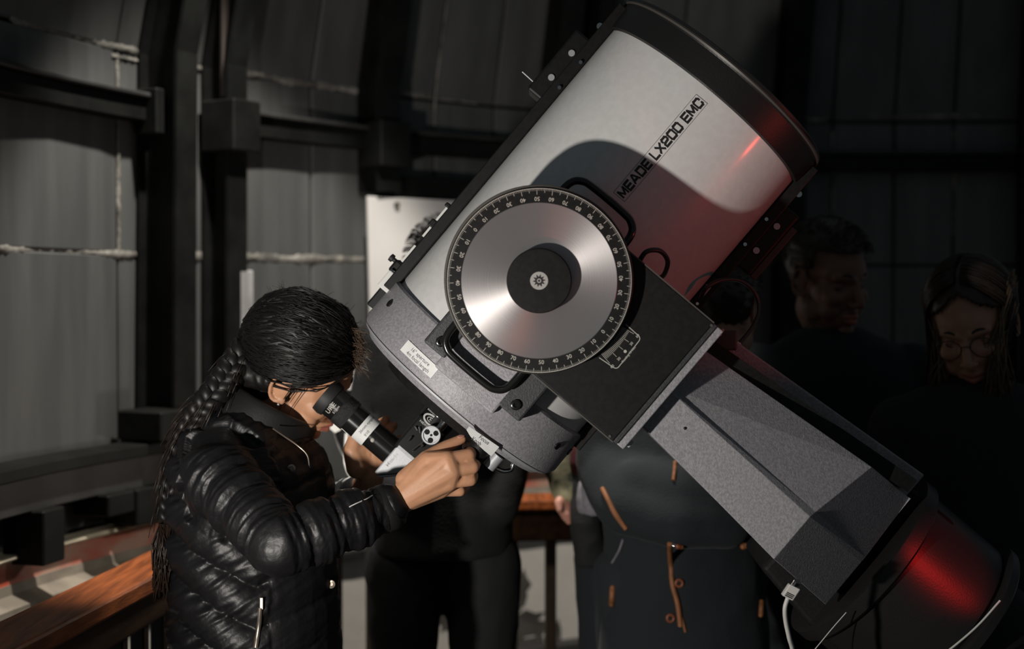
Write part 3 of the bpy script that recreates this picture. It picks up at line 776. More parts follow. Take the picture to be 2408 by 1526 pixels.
def tick(mb, a, r0, r1, wd, h=.0004):
    c, s = math.cos(a), math.sin(a)
    mb.add([DP(r0 * c - wd * s, r0 * s + wd * c, h), DP(r0 * c + wd * s, r0 * s - wd * c, h), DP(r1 * c + wd * s, r1 * s - wd * c, h), DP(r1 * c - wd * s, r1 * s + wd * c, h)], [(0, 3, 2, 1)])
A0 = math.radians(1.5)
for k in range(360):
    r1 = .905 if k % 10 == 0 else (.925 if k % 5 == 0 else .945)
    tick(m, A0 + math.radians(k), RD * r1, RD * .966, .00022 if k % 5 else .00034)
n = 180
o1 = [DP(RD * .972 * math.cos(2 * PI * i / n), RD * .972 * math.sin(2 * PI * i / n), .0004) for i in range(n)]
o2 = [DP(RD * .966 * math.cos(2 * PI * i / n), RD * .966 * math.sin(2 * PI * i / n), .0004) for i in range(n)]
m.add(o1 + o2, [(i, n + i, n + (i + 1) % n, (i + 1) % n) for i in range(n)])
m.build('scale_ticks', 'mark_white', bz, smooth=0, fix=False)
for k in range(36):
    ang = A0 + math.radians(k * 10)
    kk = (140 - k * 10) % 360        # steps clockwise from the zero at 140 degrees
    s = kk % 180; val = s if s <= 90 else 180 - s
    mb = MB(); r = RD * .862
    # digits stand with their heads towards the centre
    add_text(mb, str(val), lambda x, y: DP(r * math.cos(ang) + x * -math.sin(ang) * -1 * -1 - y * math.cos(ang), r * math.sin(ang) + x * math.cos(ang) - y * math.sin(ang), .0004), .0085, .0085, .006)
    mb.build('scale_number', 'mark_white', bz, smooth=0, fix=False)
m = MB(); m.lathe(DC, AW, [(0, RD * .345), (.018, RD * .34), (.0195, RD * .33), (.0198, RD * .28), (.0198, .0005)], 90, caps=False); hb = m.build('hub_knob', 'black_paint', bz, smooth=25)
m = MB(); o1 = [DP(.0133 * math.cos(2 * PI * i / 48), .0133 * math.sin(2 * PI * i / 48), .0202) for i in range(48)]; m.add(o1, [tuple(range(48))]); m.build('hub_badge', 'logo_silver', bz, smooth=0, fix=False)
m = MB(); pts = []
for i in range(20):
    r = .0098 if i % 2 == 0 else .0056; pts.append(DP(r * math.cos(2 * PI * i / 20 + .1), r * math.sin(2 * PI * i / 20 + .1), .0205))
m.add(pts, [tuple(range(20))]); m.build('hub_star', 'mark_black', bz, smooth=0, fix=False)
m = MB(); o1 = [DP(.0032 * math.cos(2 * PI * i / 24), .0032 * math.sin(2 * PI * i / 24), .0208) for i in range(24)]; o2 = [DP(.0018 * math.cos(2 * PI * i / 24), .0018 * math.sin(2 * PI * i / 24), .0208) for i in range(24)]
m.add(o1 + o2, [(i, (i + 1) % 24, 24 + (i + 1) % 24, 24 + i) for i in range(24)]); m.build('hub_ring', 'logo_silver', bz, smooth=0, fix=False)

# vernier on the gear box
VW = .3028
vc = [L(*p, VW) for p in ((1472, 763), (1508, 795), (1450, 869), (1409, 841))]
m = MB()
def rline(mb, pts, wd, h):
    for i in range(len(pts) - 1):
        a = Vector(pts[i]); b = Vector(pts[i + 1]); d = (b - a).normalized(); nn = Vector((-d.y, d.x)) * wd
        mb.add([F(*(a + nn), h), F(*(a - nn), h), F(*(b - nn), h), F(*(b + nn), h)], [(0, 1, 2, 3)])
def rounded(a, b, c, r=.006):
    a, b, c = Vector(a), Vector(b), Vector(c); p = b + (a - b).normalized() * r; q = b + (c - b).normalized() * r
    return [tuple((1 - t) ** 2 * p + 2 * t * (1 - t) * b + t * t * q) for t in (0, .25, .5, .75, 1)]
outl = [vc[0]] + rounded(vc[0], vc[1], vc[2]) + rounded(vc[1], vc[2], vc[3]) + [vc[3]]
rline(m, outl, .0006, VW); m.build('vernier_border', 'mark_white', gb, smooth=0, fix=False)
m = MB()
cen = Vector(L(1268, 660, VW)); 
a0 = math.atan2(*(Vector(vc[0]) - cen).yx); a1 = math.atan2(*(Vector(vc[3]) - cen).yx)
for i in range(25):
    t = a0 + (a1 - a0) * (.10 + .80 * i / 24); d = Vector((math.cos(t), math.sin(t)))
    r1 = RD * 1.01; r2 = RD * (1.155 if i % 6 == 0 else 1.10)
    rline(m, [cen + d * r1, cen + d * r2], .00032, VW)
m.build('vernier_ticks', 'mark_white', gb, smooth=0, fix=False)
m = MB()
for i, s in ((0, '60'), (6, '30'), (18, '30'), (24, '60')):
    t = a0 + (a1 - a0) * (.10 + .80 * i / 24); d = Vector((math.cos(t), math.sin(t))); c = cen + d * RD * (1.20 if i % 24 == 0 else 1.19); tt = Vector((d.y, -d.x))
    add_text(m, s, lambda x, y: F(*(c + tt * x - d * y), VW), .0058, .0058, .01)
t = (a0 + a1) / 2; d = Vector((math.cos(t), math.sin(t))); tt = Vector((d.y, -d.x)); c = cen + d * RD * 1.235
add_text(m, 'Reading 10 Min.', lambda x, y: F(*(c + tt * x - d * y), VW), .0048, .0048, .01)
dot = cen + d * RD * 1.185
m.add([F(*(dot + Vector((math.cos(2 * PI * i / 20), math.sin(2 * PI * i / 20))) * .0024), VW) for i in range(20)], [tuple(range(20))])
m.build('vernier_figures', 'mark_white', gb, smooth=0, fix=False)

# near fork arm: a cast beam, outer face folded to shape its bright and dark areas
Wt = .262
def Q(px, py, w): return F(*L(px, py, w), w)
e0 = Q(1495, 985, Wt); e1 = Q(1820, 1315, Wt)
c0_ = Q(1572, 915, Wt); c1_ = Q(1905, 1215, Wt)
c0b = Q(1578, 911, Wt - .009); c1b = Q(1918, 1204, Wt - .009)
r0 = Q(1645, 815, Wt - .062); r1 = Q(2050, 1098, Wt - .062)
f0 = Q(1942, 1422, Wt - .150); f1 = Q(2032, 1330, Wt - .115); f2 = Q(2140, 1172, Wt - .165)
def back(p, k=.10): return p - AW * ((p - C0).dot(AW) - k)
top = [e0, c0_, c0b, r0]; mid = [e1, c1_, c1b, r1]; end = [f0, Q(2025, 1322, Wt - .150), Q(2036, 1310, Wt - .152), f2]
mm = MB()
A = top + [back(r0), back(e0)]; B = mid + [back(r1), back(e1)]; Cc = end + [back(f2), back(f0)]
mm.loft([A, B, Cc]); mm.build('fork_arm', 'cast_grey', fk, smooth=0, bevel=.003, seg=3)
q = Q(1611, 1007, Wt); MB().sphere(q, (.0025, .0025, .0025), 10, 6).build('paint_chip', 'black_paint', fk)
# backing web of the arm showing beyond its upper edge
k0, k1 = Q(1700, 808, .13), Q(2160, 1135, .10)
sv = (AU * .016)
mm = MB(); mm.loft([[k0 - sv * 3, k0 + sv, k0 + sv - AW * .05, k0 - sv * 3 - AW * .05], [k1 - sv * 3, k1 + sv, k1 + sv - AW * .05, k1 - sv * 3 - AW * .05]])
mm.build('arm_web', 'cast_grey', fk, smooth=0, bevel=.003)
mm = MB(); k2 = Q(1672, 812, .20); k3 = Q(2150, 1140, .15)
mm.loft([[k2 - sv, k2 + sv * .55, k2 + sv * .55 - AW * .06, k2 - sv - AW * .06], [k3 - sv, k3 + sv * .55, k3 + sv * .55 - AW * .06, k3 - sv - AW * .06]])
mm.build('arm_channel', 'black_paint', fk, smooth=0)
# far arm behind the tube
mm = MB(); mm.loft([[F(BC + a, BV - .30, w_) for a, w_ in ((-.10, -.235), (.10, -.235), (.10, -.30), (-.10, -.30))], [F(BC + a, BV + .02, w_) for a, w_ in ((-.09, -.225), (.09, -.225), (.09, -.28), (-.09, -.28))], [F(BC + a, .70, w_) for a, w_ in ((-.12, -.13), (.12, -.13), (.12, -.25), (-.12, -.25))]])
mm.build('fork_arm', 'cast_grey', fk, smooth=0, bevel=.004)
# fork base and drive drum
mm = MB(); mm.loft([[F(a, .58, w_) for a, w_ in ((-.12, .05), (.13, .05), (.13, -.17), (-.12, -.17))], [F(a, .70, w_) for a, w_ in ((-.14, .06), (.15, .06), (.15, -.2), (-.14, -.2))], [F(a, .78, w_) for a, w_ in ((-.14, .06), (.15, .06), (.15, -.2), (-.14, -.2))]])
mm.build('fork_base', 'base_dark', fk, smooth=0, bevel=.01, seg=3)
bo = F(.005, 0, -.02)
v1 = L(2196, 1252, .13)[1]; v2 = L(2352, 1396, .13)[1]
drum = MB().lathe(bo, AV, [(v1 - .03, .160), (v1 - .028, .172), (v1 - .004, .172), (v1, .168), (v1 + .001, .160), (v2, .160), (v2 + .006, .156), (v2 + .007, .168), (v2 + .010, .176), (v2 + .024, .176), (v2 + .028, .172), (v2 + .029, .02)], 120).build('drive_drum', 'black_red_cell', fk, smooth=30)
m = MB(); m.lathe(bo, AV, [(v2 + .028, .13), (1.05, .14), (1.25, .14)], 60); m.build('wedge_column', 'base_dark', fk, smooth=30)
# the pier under the mount, leaning block and column
pq = bo + AV * 1.15
pier = thing('telescope_pier', (pq.x, pq.y, 0), 'dark steel pier column below the fork mount', 'pier')
MB().lathe((pq.x + .1, pq.y, 0), (0, 0, 1), [(0, .22), (.03, .22), (.032, .13), (max(.1, pq.z - .10), .13), (max(.12, pq.z - .02), .13)], 60).build('column', 'cast_dark', pier, smooth=30)

# cables
def cable(name, pix, r, m_, label, grp=None, n=8, ends=None):
    pts = [P(*p) for p in pix]
    e = thing(name, pts[0], label, 'cable', grp)
    MB().tube(smoothpath(pts, n), r, 8).build('cord', m_, e, smooth=80)
    return e
cb = cable('coiled_cable', [(1648, 700, 2.34), (1662, 676, 2.33), (1700, 658, 2.34), (1745, 662, 2.36), (1778, 695, 2.38), (1783, 735, 2.38), (1765, 775, 2.36), (1732, 815, 2.33)], .0035, 'cable_black', 'thin black cable arching from the tube to the fork arm')
a, b = P(1736, 808, 2.33), P(1722, 830, 2.32); MB().cyl(a, b, .006, .005, 12).build('plug', 'silver', cb)
a, b = P(1667, 672, 2.335), P(1652, 692, 2.34); MB().cyl(a, b, .005, .004, 12).build('plug', 'silver', cb)
cb2 = cable('power_cable', [(1853, 1405, 2.16), (1846, 1430, 2.16), (1848, 1462, 2.17), (1856, 1500, 2.18), (1866, 1545, 2.2), (1880, 1700, 2.25)], .0035, 'cable_white', 'white power cable hanging from the plug under the fork arm')
a, b = P(1868, 1378, 2.15), P(1850, 1405, 2.16); d = (b - a).normalized(); x_ = d.cross(FW).normalized()
MB().box((a + b) / 2, (b - a) / 2, x_ * .009, FW * .007).build('plug', 'cable_white', cb2, smooth=0, bevel=.0015)
MB().cyl(a, a - d * .010, .006, n=14).build('socket_collar', 'chrome', cb2)
for k in range(3):
    c = a + (b - a) * (.62 + .12 * k) - FW * .0071; MB().box(c, d * .0008, x_ * .006, FW * .0006).build('strain_groove', 'black_paint', cb2, smooth=0)
cable('guy_wire', [(1990, 1440, 2.3), (1955, 1480, 2.3), (1905, 1540, 2.3), (1800, 1660, 2.3)], .0009, 'cable_white', 'fine straight wire running down from the fork base')
cable('drum_cable', [(2352, 1412, 2.22), (2300, 1470, 2.22), (2240, 1522, 2.22), (2150, 1590, 2.22)], .0018, 'cable_white', 'pale thin cable trailing from the rim of the drive drum')
cable('loop_cable', [(1500, 620, 2.2), (1520, 592, 2.19), (1552, 590, 2.2), (1570, 614, 2.22), (1562, 645, 2.25), (1548, 655, 2.27)], .004, 'cable_black', 'short black cable looped between the dial and the tube')
# small red-lit connector box above the arm
cn = thing('connector_box', P(1705, 790, 2.30), 'small dark connector box with tiny red lights at the end of the gear box', 'connector')
MB().box(P(1703, 800, 2.30), RT * .018, UP * .016, FW * .02).build('housing', 'rust_steel', cn, smooth=0, bevel=.003)
for (px, py) in ((1699, 777), (1693, 787)):
    MB().sphere(P(px, py, 2.275), .0028, 10, 8).build('indicator', 'led', cn)
# ================================================================== PEOPLE
def ell_ring(c, X, Y, n=28):
    c = Vector(c); X = Vector(X); Y = Vector(Y)
    return [c + X * math.cos(2 * PI * i / n) + Y * math.sin(2 * PI * i / n) for i in range(n)]
def wrinkle(me, amp, scale, seed=0.0, aniso=(1, 1, 1)):
    v = verts_of(me); nr = normals_of(me); out = v.copy(); o = Vector((seed, seed * 2, -seed))
    for i in range(len(v)):
        p = Vector((v[i, 0] * aniso[0], v[i, 1] * aniso[1], v[i, 2] * aniso[2])) * scale + o
        d = 1 - abs(noise.noise(p)) * 2.2 + 0.5 * noise.noise(p * 2.3)
        out[i] += nr[i] * (amp * d)
    set_verts(me, out)

class HeadF:
    """head frame: x to the person's right, y forward, z up"""
    def __init__(s, c, fwd, up, sc=1.0):
        s.c = Vector(c); s.y = Vector(fwd).normalized(); u = Vector(up); s.z = (u - s.y * u.dot(s.y)).normalized(); s.x = s.y.cross(s.z); s.k = sc
    def __call__(s, x, y, z): return s.c + (s.x * x + s.y * y + s.z * z) * s.k
    def loc(s, v):                      # numpy world -> local
        d = (v - np.array(s.c)) / s.k
        return np.stack([d @ np.array(s.x), d @ np.array(s.y), d @ np.array(s.z)], 1)
    def axes(s): return (s.x, s.y, s.z)

def head_skin(H, parent, m_='skin', neck=None, male=False, voxel=0.0032):
    mb = MB(); k = H.k; A = H.axes()
    S = lambda c, r: mb.sphere(H(*c), tuple(q * k for q in r), 20, 14, A)
    S((0, -.012, .040), (.074, .094, .082)); S((0, .036, -.022), (.060, .056, .078)); S((0, .030, .030), (.062, .062, .052))
    S((0, .046, -.072), (.044, .042, .036)); S((0, .078, -.101), (.016 if not male else .020, .014, .013))
    for sx in (-1, 1):
        S((sx * .040, .060, -.026), (.022, .026, .022)); S((sx * .050, .012, -.062), (.016, .034, .026))
        S((sx * .040, .052, -.055), (.020, .026, .026))
        S((sx * .0105, .099, -.040), (.0085, .009, .007))
        mb.capsule(H(sx * .042, .070, .021), H(sx * .012, .085, .019), .010 * k, .010 * k)
    mb.capsule(H(0, .086, .012), H(0, .108, -.032), .0075 * k, .0105 * k); S((0, .109, -.036), (.0105, .010, .009))
    mb.capsule(H(-.020, .083, -.0665), H(0, .0955, -.0635), .0050 * k, .0068 * k); mb.capsule(H(.020, .083, -.0665), H(0, .0955, -.0635), .0050 * k, .0068 * k)
    mb.capsule(H(-.017, .083, -.077), H(0, .0935, -.0785), .0048 * k, .0075 * k); mb.capsule(H(.017, .083, -.077), H(0, .0935, -.0785), .0048 * k, .0075 * k)
    nk = neck or [H(0, -.018, -.05), H(0, -.045, -.14)]
    mb.chain([H(0, -.010, -.03)] + list(nk), [.050 * k] + [.050 * k] * len(nk))
    me = remesh(mb, voxel, 5, .5)
    v = verts_of(me); q = H.loc(v)
    dv = np.zeros(len(v))
    for sx in (-1, 1):
        d2 = ((q[:, 0] - sx * .031) / .017) ** 2 + ((q[:, 2] - .000) / .011) ** 2
        dv -= .010 * np.exp(-d2) * (q[:, 1] > .03)
    d2 = (q[:, 0] / .024) ** 2 + ((q[:, 2] + .0715) / .0022) ** 2; dv -= .0028 * np.exp(-d2) * (q[:, 1] > .06)
    d2 = (q[:, 0] / .006) ** 2 + ((q[:, 2] + .054) / .007) ** 2; dv -= .0012 * np.exp(-d2) * (q[:, 1] > .06)
    v += dv[:, None] * np.array(H.y)[None, :] * k; set_verts(me, v)
    body = link('body', me, m_, parent, smooth=180)
    for sx in (-1, 1):
        c = H(sx * .031, .0615, .000)
        e = MB().sphere(c, tuple(x * k for x in (.0150, .0135, .0125)), 18, 12, A).build('eyelid', m_, body, smooth=180)
        pts = [H(sx * .031 + .0148 * math.cos(t), .0625 + .0137 * max(.2, math.sin(t)) , -.0035 - .0045 * math.sin(t)) for t in np.linspace(.25, PI - .25, 9)]
        MB().tube(pts, .0011 * k, 6).build('lashes', 'lash', body, smooth=80)
        pts = [H(sx * (.014 + .034 * t), .0905 - .020 * t * t, .0215 + .007 * math.sin(PI * min(1, t * 1.1))) for t in np.linspace(0, 1, 8)]
        MB().tube(pts, [.0016 * k, .0024 * k, .0026 * k, .0026 * k, .0024 * k, .0020 * k, .0014 * k, .0007 * k], 6).build('eyebrow', 'lash', body, smooth=80)
        # ear: shell with a raised rim
        ec = H(sx * .074, -.004, -.004); ex = (H.x * sx * .9 - H.y * .42).normalized(); R_ = (ex, H.y, H.z)
        em = MB(); em.sphere(ec, (.006 * k, .016 * k, .028 * k), 14, 10, R_)
        rim = [ec + (H.y * -.017 * math.cos(t) * 1.0 + H.z * .030 * math.sin(t)) * k + ex * (.0055 + .003 * math.cos(t)) * k for t in np.linspace(-1.9, 2.3, 14)]
        em.chain(rim, [.0038 * k] * 14, 8); em.sphere(H(sx * .074, .004, -.030), (.005 * k, .008 * k, .009 * k), 12, 8, R_)
        link('ear', remesh(em, .0022, 3, .5), m_, body, smooth=180)
    return body
def lips(H, parent):
    mb = MB(); k = H.k
    for sx in (-1, 1):
        mb.capsule(H(sx * .019, .0845, -.0668), H(0, .0975, -.0645), .0040 * k, .0057 * k); mb.capsule(H(sx * .016, .0845, -.0768), H(0, .0955, -.0782), .0040 * k, .0064 * k)
    link('lips', remesh(mb, .0018, 3, .5), 'lip', parent, smooth=180)

def hair_cap(H, parent, m_, r=(.084, .106, .094), c=(0, -.014, .042), line=lambda x, y, z: True, amp=.004, name='hair', n=72, thick=.012):
    """shell of hair over the skull, kept where line(x,y,z) is true"""
    k = H.k; mb = MB(); vs = []; fs = []; mrows = 44
    keep = {}
    P_ = []
    for j in range(mrows + 1):
        t = PI * j / mrows
        for i in range(n):
            a = 2 * PI * i / n
            d = Vector((math.sin(t) * math.cos(a), math.sin(t) * math.sin(a), math.cos(t)))
            f = 1 + amp * 12 * noise.noise(d * 3.2 + Vector((5, 1, 0))) + amp * 6 * noise.noise(d * 9)
            P_.append(Vector((c[0] + d.x * r[0] * f, c[1] + d.y * r[1] * f, c[2] + d.z * r[2] * f)))
    for j in range(mrows):
        for i in range(n):
            q = (j * n + i, (j + 1) * n + i, (j + 1) * n + (i + 1) % n, j * n + (i + 1) % n)
            m4 = sum((P_[z] for z in q), Vector()) / 4
            if line(m4.x, m4.y, m4.z): fs.append(q)
    used = sorted({i for f in fs for i in f}); mp = {u: i for i, u in enumerate(used)}
    me = bpy.data.meshes.new(name); me.from_pydata([H(*P_[u]) for u in used], [], [tuple(mp[i] for i in f) for f in fs]); me.update()
    o = link(name, me, m_, parent, smooth=180)
    s = o.modifiers.new('t', 'SOLIDIFY'); s.thickness = thick * k; s.offset = -1
    return o
def ribbons(mb, pts, r): mb.tube(pts, [r * (1 - .75 * (i / (len(pts) - 1)) ** 2) for i in range(len(pts))], 4)
def strands(H, parent, m_, n, r, c, start, gather, wid=.0011, lift=.004, name='hair_strands', wave=.012, seg=9, seed=1, spread=.25, clump=0.0):
    rr = random.Random(seed); mb = MB()
    g = Vector(gather).normalized()
    for _ in range(n):
        d0 = start(rr)
        if d0 is None: continue
        d0 = d0.normalized(); ph = rr.random() * 6.28; l = lift * (.3 + rr.random()); sp = rr.uniform(-spread, spread)
        gg = (g + Vector((sp, rr.uniform(-.1, .1), rr.uniform(-.15, .15)))).normalized()
        tt = rr.uniform(.75, 1.0); pts = []
        for s in range(seg + 1):
            t = tt * s / seg; d = d0.slerp(gg, t) if d0.dot(gg) > -.98 else d0
            f = 1 + wave * math.sin(ph + t * 9) + clump * noise.noise(d * 4.2 + Vector((2, 7, 1))) + clump * .6 * noise.noise(d * 9.5); d = (d + d.cross(gg) * (clump * 2.2 * noise.noise(Vector((t * 7, d0.x * 3, d0.z * 3))))).normalized()
            pts.append(H(c[0] + d.x * (r[0] * f + l), c[1] + d.y * (r[1] * f + l), c[2] + d.z * (r[2] * f + l)))
        mb.tube(pts, [wid * H.k * (.5 + .7 * math.sin(PI * min(.92, max(.08, s / seg)))) for s in range(seg + 1)], 4)
    return mb.build(name, m_, parent, smooth=180, fix=False)

def hand(parent, wrist, palm_pts, fingers, m_='skin', name='hand', voxel=.0021, rad=.0092, extra=None):
    mb = MB(); w_ = P(*wrist)
    for q, r in palm_pts: mb.capsule(w_, P(*q), .021, r, 14)
    for i in range(len(palm_pts) - 1): mb.capsule(P(*palm_pts[i][0]), P(*palm_pts[i + 1][0]), palm_pts[i][1], palm_pts[i + 1][1], 12)
    for f, rs in fingers: mb.chain([P(*q) for q in f], rs, 14)
    if extra: extra(mb)
    me = remesh(mb, voxel, 3, .5)
    return link(name, me, m_, parent, smooth=180)
def nail(parent, p, nrm, d, m_='skin_pink', s=.0052):
    p = P(*p); nrm = Vector(nrm).normalized(); d = Vector(d); d = (d - nrm * d.dot(nrm)).normalized(); x = d.cross(nrm)
    MB().sphere(p, (s * .9, s * 1.25, .0016), 14, 8, (x, d, nrm)).build('fingernail', m_, parent, smooth=180)

# ------------------------------------------------------------------ woman at the eyepiece
wm = thing('person', (-0.42, 2.50, 0), 'person in a glossy black puffer jacket bending to the eyepiece, long dark braid', 'person')
pit = math.radians(32); rol = math.radians(26)
Fi = RT * math.cos(pit) - UP * math.sin(pit); Ui = RT * math.sin(pit) + UP * math.cos(pit)
hup = Ui * math.cos(rol) - FW * math.sin(rol)
HC = P(707, 872, 2.52)
H1 = HeadF(HC, Fi, hup, .95)
neck_base = P(560, 1035, 2.55)
body = head_skin(H1, wm, 'skin', [H1(0, -.03, -.07), P(590, 990, 2.545)], voxel=.0028)
lips(H1, body)
HR = (.090, .112, .100); HCc = (0, -.018, .046); HR0 = (.086, .107, .096)
def line1(x, y, z):
    if y > .0: return z > .022 + y * .62
    return z > -.045 + max(0, y + .03) * 2.2 or y < -.035
hr = hair_cap(H1, wm, 'hair_black', HR0, HCc, line1, .002)
def st1(rr):
    y = rr.uniform(-.3, .95); x = rr.uniform(-.2, 1.0); z = rr.uniform(-.1, 1.0)
    v = Vector((x, y, z)).normalized(); ly = HCc[1] + v.y * HR0[1]; lz = HCc[2] + v.z * HR0[2]
    if ly > -.02 and lz < .026 + max(0, ly) * .62: return None
    return v
strands(H1, hr, 'hair_black', 2600, HR0, HCc, st1, (.1, -1, -.45), clump=.05, wid=.0011, lift=.0085, seed=3, wave=.02, name='hair_strands')
# wavy raised locks sweeping back over the head
mb = MB(); rr = random.Random(5)
for k in range(60):
    d0 = Vector((rr.uniform(-.3, .9), rr.uniform(.1, .95), rr.uniform(.5, 1))).normalized(); g = Vector((rr.uniform(-.1, .3), -1, rr.uniform(-.6, -.2))).normalized(); ph = rr.random() * 6
    pts = []; 
    for s in range(17):
        t = s / 16; d = d0.slerp(g, t); f = 1.012 + .026 * math.sin(ph + t * 13)
        sd = d.cross(g).normalized() * (.008 * math.sin(ph * 2 + t * 11)) if d.cross(g).length > .05 else Vector()
        pts.append(H1(HCc[0] + d.x * HR[0] * f + sd.x, HCc[1] + d.y * HR[1] * f + sd.y, HCc[2] + d.z * HR[2] * f + sd.z))
    mb.tube(pts, [.0055 * math.sin(PI * min(.97, max(.03, s / 16))) ** .6 for s in range(17)], 7)
mb.build('hair_locks', 'hair_black', hr, smooth=180, fix=False)
# loose forehead tuft, its lit look painted as brown, and flyaway hairs
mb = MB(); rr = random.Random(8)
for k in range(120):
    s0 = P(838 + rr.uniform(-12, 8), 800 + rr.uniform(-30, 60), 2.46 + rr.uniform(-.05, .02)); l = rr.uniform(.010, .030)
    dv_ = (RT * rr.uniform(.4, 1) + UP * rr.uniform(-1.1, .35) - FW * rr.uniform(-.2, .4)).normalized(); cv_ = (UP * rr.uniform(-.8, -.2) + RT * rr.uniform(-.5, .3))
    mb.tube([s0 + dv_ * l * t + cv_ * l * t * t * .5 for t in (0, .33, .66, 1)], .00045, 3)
mb.build('forehead_tuft', 'hair_lit_brown', hr, smooth=180, fix=False)['kind'] = 'stuff'
mb = MB()
for k in range(150):
    a = rr.uniform(-.3, 1); d = Vector((rr.uniform(-.4, .5), rr.uniform(-1, .9), rr.uniform(.2, 1))).normalized()
    p0 = H1(HCc[0] + d.x * HR[0] * 1.02, HCc[1] + d.y * HR[1] * 1.02, HCc[2] + d.z * HR[2] * 1.02); nn = (H1(*(Vector(HCc) + d)) - H1(*HCc)).normalized()
    dd = (nn * rr.uniform(.2, .9) + Vector((rr.uniform(-1, 1), rr.uniform(-1, 1), rr.uniform(-1, 1)))).normalized(); l = rr.uniform(.012, .03)
    mb.tube([p0, p0 + dd * l * .5, p0 + dd * l + nn * -.004], .00032, 3)
mb.build('flyaway_hair', 'hair_black', hr, smooth=180, fix=False)['kind'] = 'stuff'
nh = MB(); nh.chain([H1(.058, -.035, -.012), H1(.045, -.070, -.030), H1(.012, -.100, .002)], [.020, .028, .030]); nh.chain([H1(.046, -.036, -.052), H1(.022, -.075, -.055), H1(.005, -.105, -.02)], [.016, .024, .024]); nh.sphere(H1(-.02, -.07, -.03), .04)
me = remesh(nh, .003, 4); wrinkle(me, .0022, 60, 4.0, (1, 1, .35)); link('nape_hair', me, 'hair_black', hr, smooth=180)
mb = MB(); r9 = random.Random(9)
for k in range(6):
    x_, y_ = .0735 + r9.uniform(-.003, .004), .020 + r9.uniform(-.012, .012)
    mb.tube([H1(x_, y_ + .004, .035), H1(x_ + .002, y_, .008), H1(x_ - .002, y_ - .004 + r9.uniform(-.004, .004), -.02 - r9.uniform(0, .018)), H1(x_ - .008, y_ + r9.uniform(-.008, .006), -.045 - r9.uniform(0, .015))], [.0009, .0008, .0006, .0003], 4)
mb.build('side_wisps', 'hair_black', hr, smooth=180, fix=False)['kind'] = 'stuff'
# braid down the back
bpts = smoothpath([H1(0.01, -.100, .015), P(548, 868, 2.48), P(500, 930, 2.45), P(455, 985, 2.45), P(418, 1060, 2.46), P(398, 1150, 2.46), P(392, 1230, 2.46)], 16)
for s in range(3):
    pts = []; rs = []
    for i, p in enumerate(bpts):
        d = (bpts[min(i + 1, len(bpts) - 1)] - bpts[max(0, i - 1)]).normalized(); sd = d.cross(FW).normalized(); dp = sd.cross(d)
        t = i / len(bpts); ph = i * .42 + s * 2 * PI / 3; taper = 1 - .55 * t
        pts.append(p + (sd * math.sin(ph) * .017 + dp * math.sin(2 * ph) * .009) * taper); rs.append(.0165 * taper)
    MB().tube(pts, rs, 12).build('braid_strand', 'hair_black', hr, smooth=180, fix=False)
mb = MB()
for k in range(260):
    t = rr.random(); p = bpts[int(t * (len(bpts) - 2))]; d = (bpts[int(t * (len(bpts) - 2)) + 1] - p).normalized()
    o = Vector((rr.uniform(-1, 1), rr.uniform(-1, 1), rr.uniform(-1, 1))) * .019
    mb.tube([p + o, p + o * 1.25 + d * .02, p + o * 1.5 + d * .045 + Vector((0, 0, -.008))], .0006, 3)
for k in range(240):
    o = Vector((rr.uniform(-1, 1), rr.uniform(-1, 1), 0)) * .011
    e = P(375 + rr.uniform(-18, 22), 1390 + rr.uniform(-70, 28), 2.45 + rr.uniform(-.02, .02))
    s0 = bpts[-1] + o; mid_ = s0.lerp(e, .5) + Vector((rr.uniform(-.01, .01), 0, 0)); mb.tube([s0, mid_, e], .0011, 4)
mb.build('braid_loose_hair', 'hair_dark_brown', hr, smooth=180, fix=False)['kind'] = 'stuff'
# ear stud
MB().sphere(H1(.0800, .004, -.036), .0022, 10, 8).build('ear_stud', 'silver', body)

# puffer jacket
jk = MB(); dT = 2.52
tor = [((600, 1640), .205, .165), ((602, 1526), .200, .160), ((600, 1440), .197, .158), ((597, 1350), .195, .158), ((592, 1250), .192, .160), ((590, 1170), .188, .165), ((585, 1100), .172, .165), ((580, 1050), .140, .150), ((578, 1005), .098, .110), ((585, 965), .070, .075)]
s_ = 1365 * 2.45 / dT
rings = []
for (c, hw, hd) in tor:
    # half extents in x are given in metres for a side-on body
    rings.append(ell_ring(P(c[0], c[1], dT), RT * hw * .76, FW * hd))
jk.loft(rings)
# back hump and chest to fill the outline
jk.sphere(P(532, 1105, dT), (.100, .15, .12)); jk.sphere(P(672, 1140, dT), (.085, .10, .10)); jk.sphere(P(505, 1200, dT), (.082, .13, .14))
R_sh, R_el, R_wr = P(505, 1115, 2.37), P(662, 1280, 2.225), P(905, 1196, 2.305)
L_sh, L_el, L_wr = P(600, 1100, 2.66), P(740, 1255, 2.72), P(845, 1165, 2.60)
jk.chain([P(540, 1080, 2.46), R_sh, R_sh.lerp(R_el, .5), R_el, R_el.lerp(R_wr, .35), R_el.lerp(R_wr, .75), R_wr], [.078, .063, .054, .050, .050, .046, .034])
jk.chain([L_sh, L_el, L_el.lerp(L_wr, .6), L_wr], [.078, .062, .055, .035])
me = remesh(jk, .0042, 7, .5)
v = verts_of(me); nr = normals_of(me); out = v.copy()
arm = [np.array(R_sh), np.array(R_el), np.array(R_wr)]; armL = [np.array(L_sh), np.array(L_el), np.array(L_wr)]
def nearest(p, line):
    best = (9, 0); acc = 0
    for i in range(len(line) - 1):
        a, b = line[i], line[i + 1]; d = b - a; L_ = np.linalg.norm(d); t = min(1, max(0, np.dot(p - a, d) / L_ ** 2)); q = a + d * t; r = np.linalg.norm(p - q)
        if r < best[0]: best = (r, acc + t * L_)
        acc += L_
    return best
cuff = np.array(R_wr)
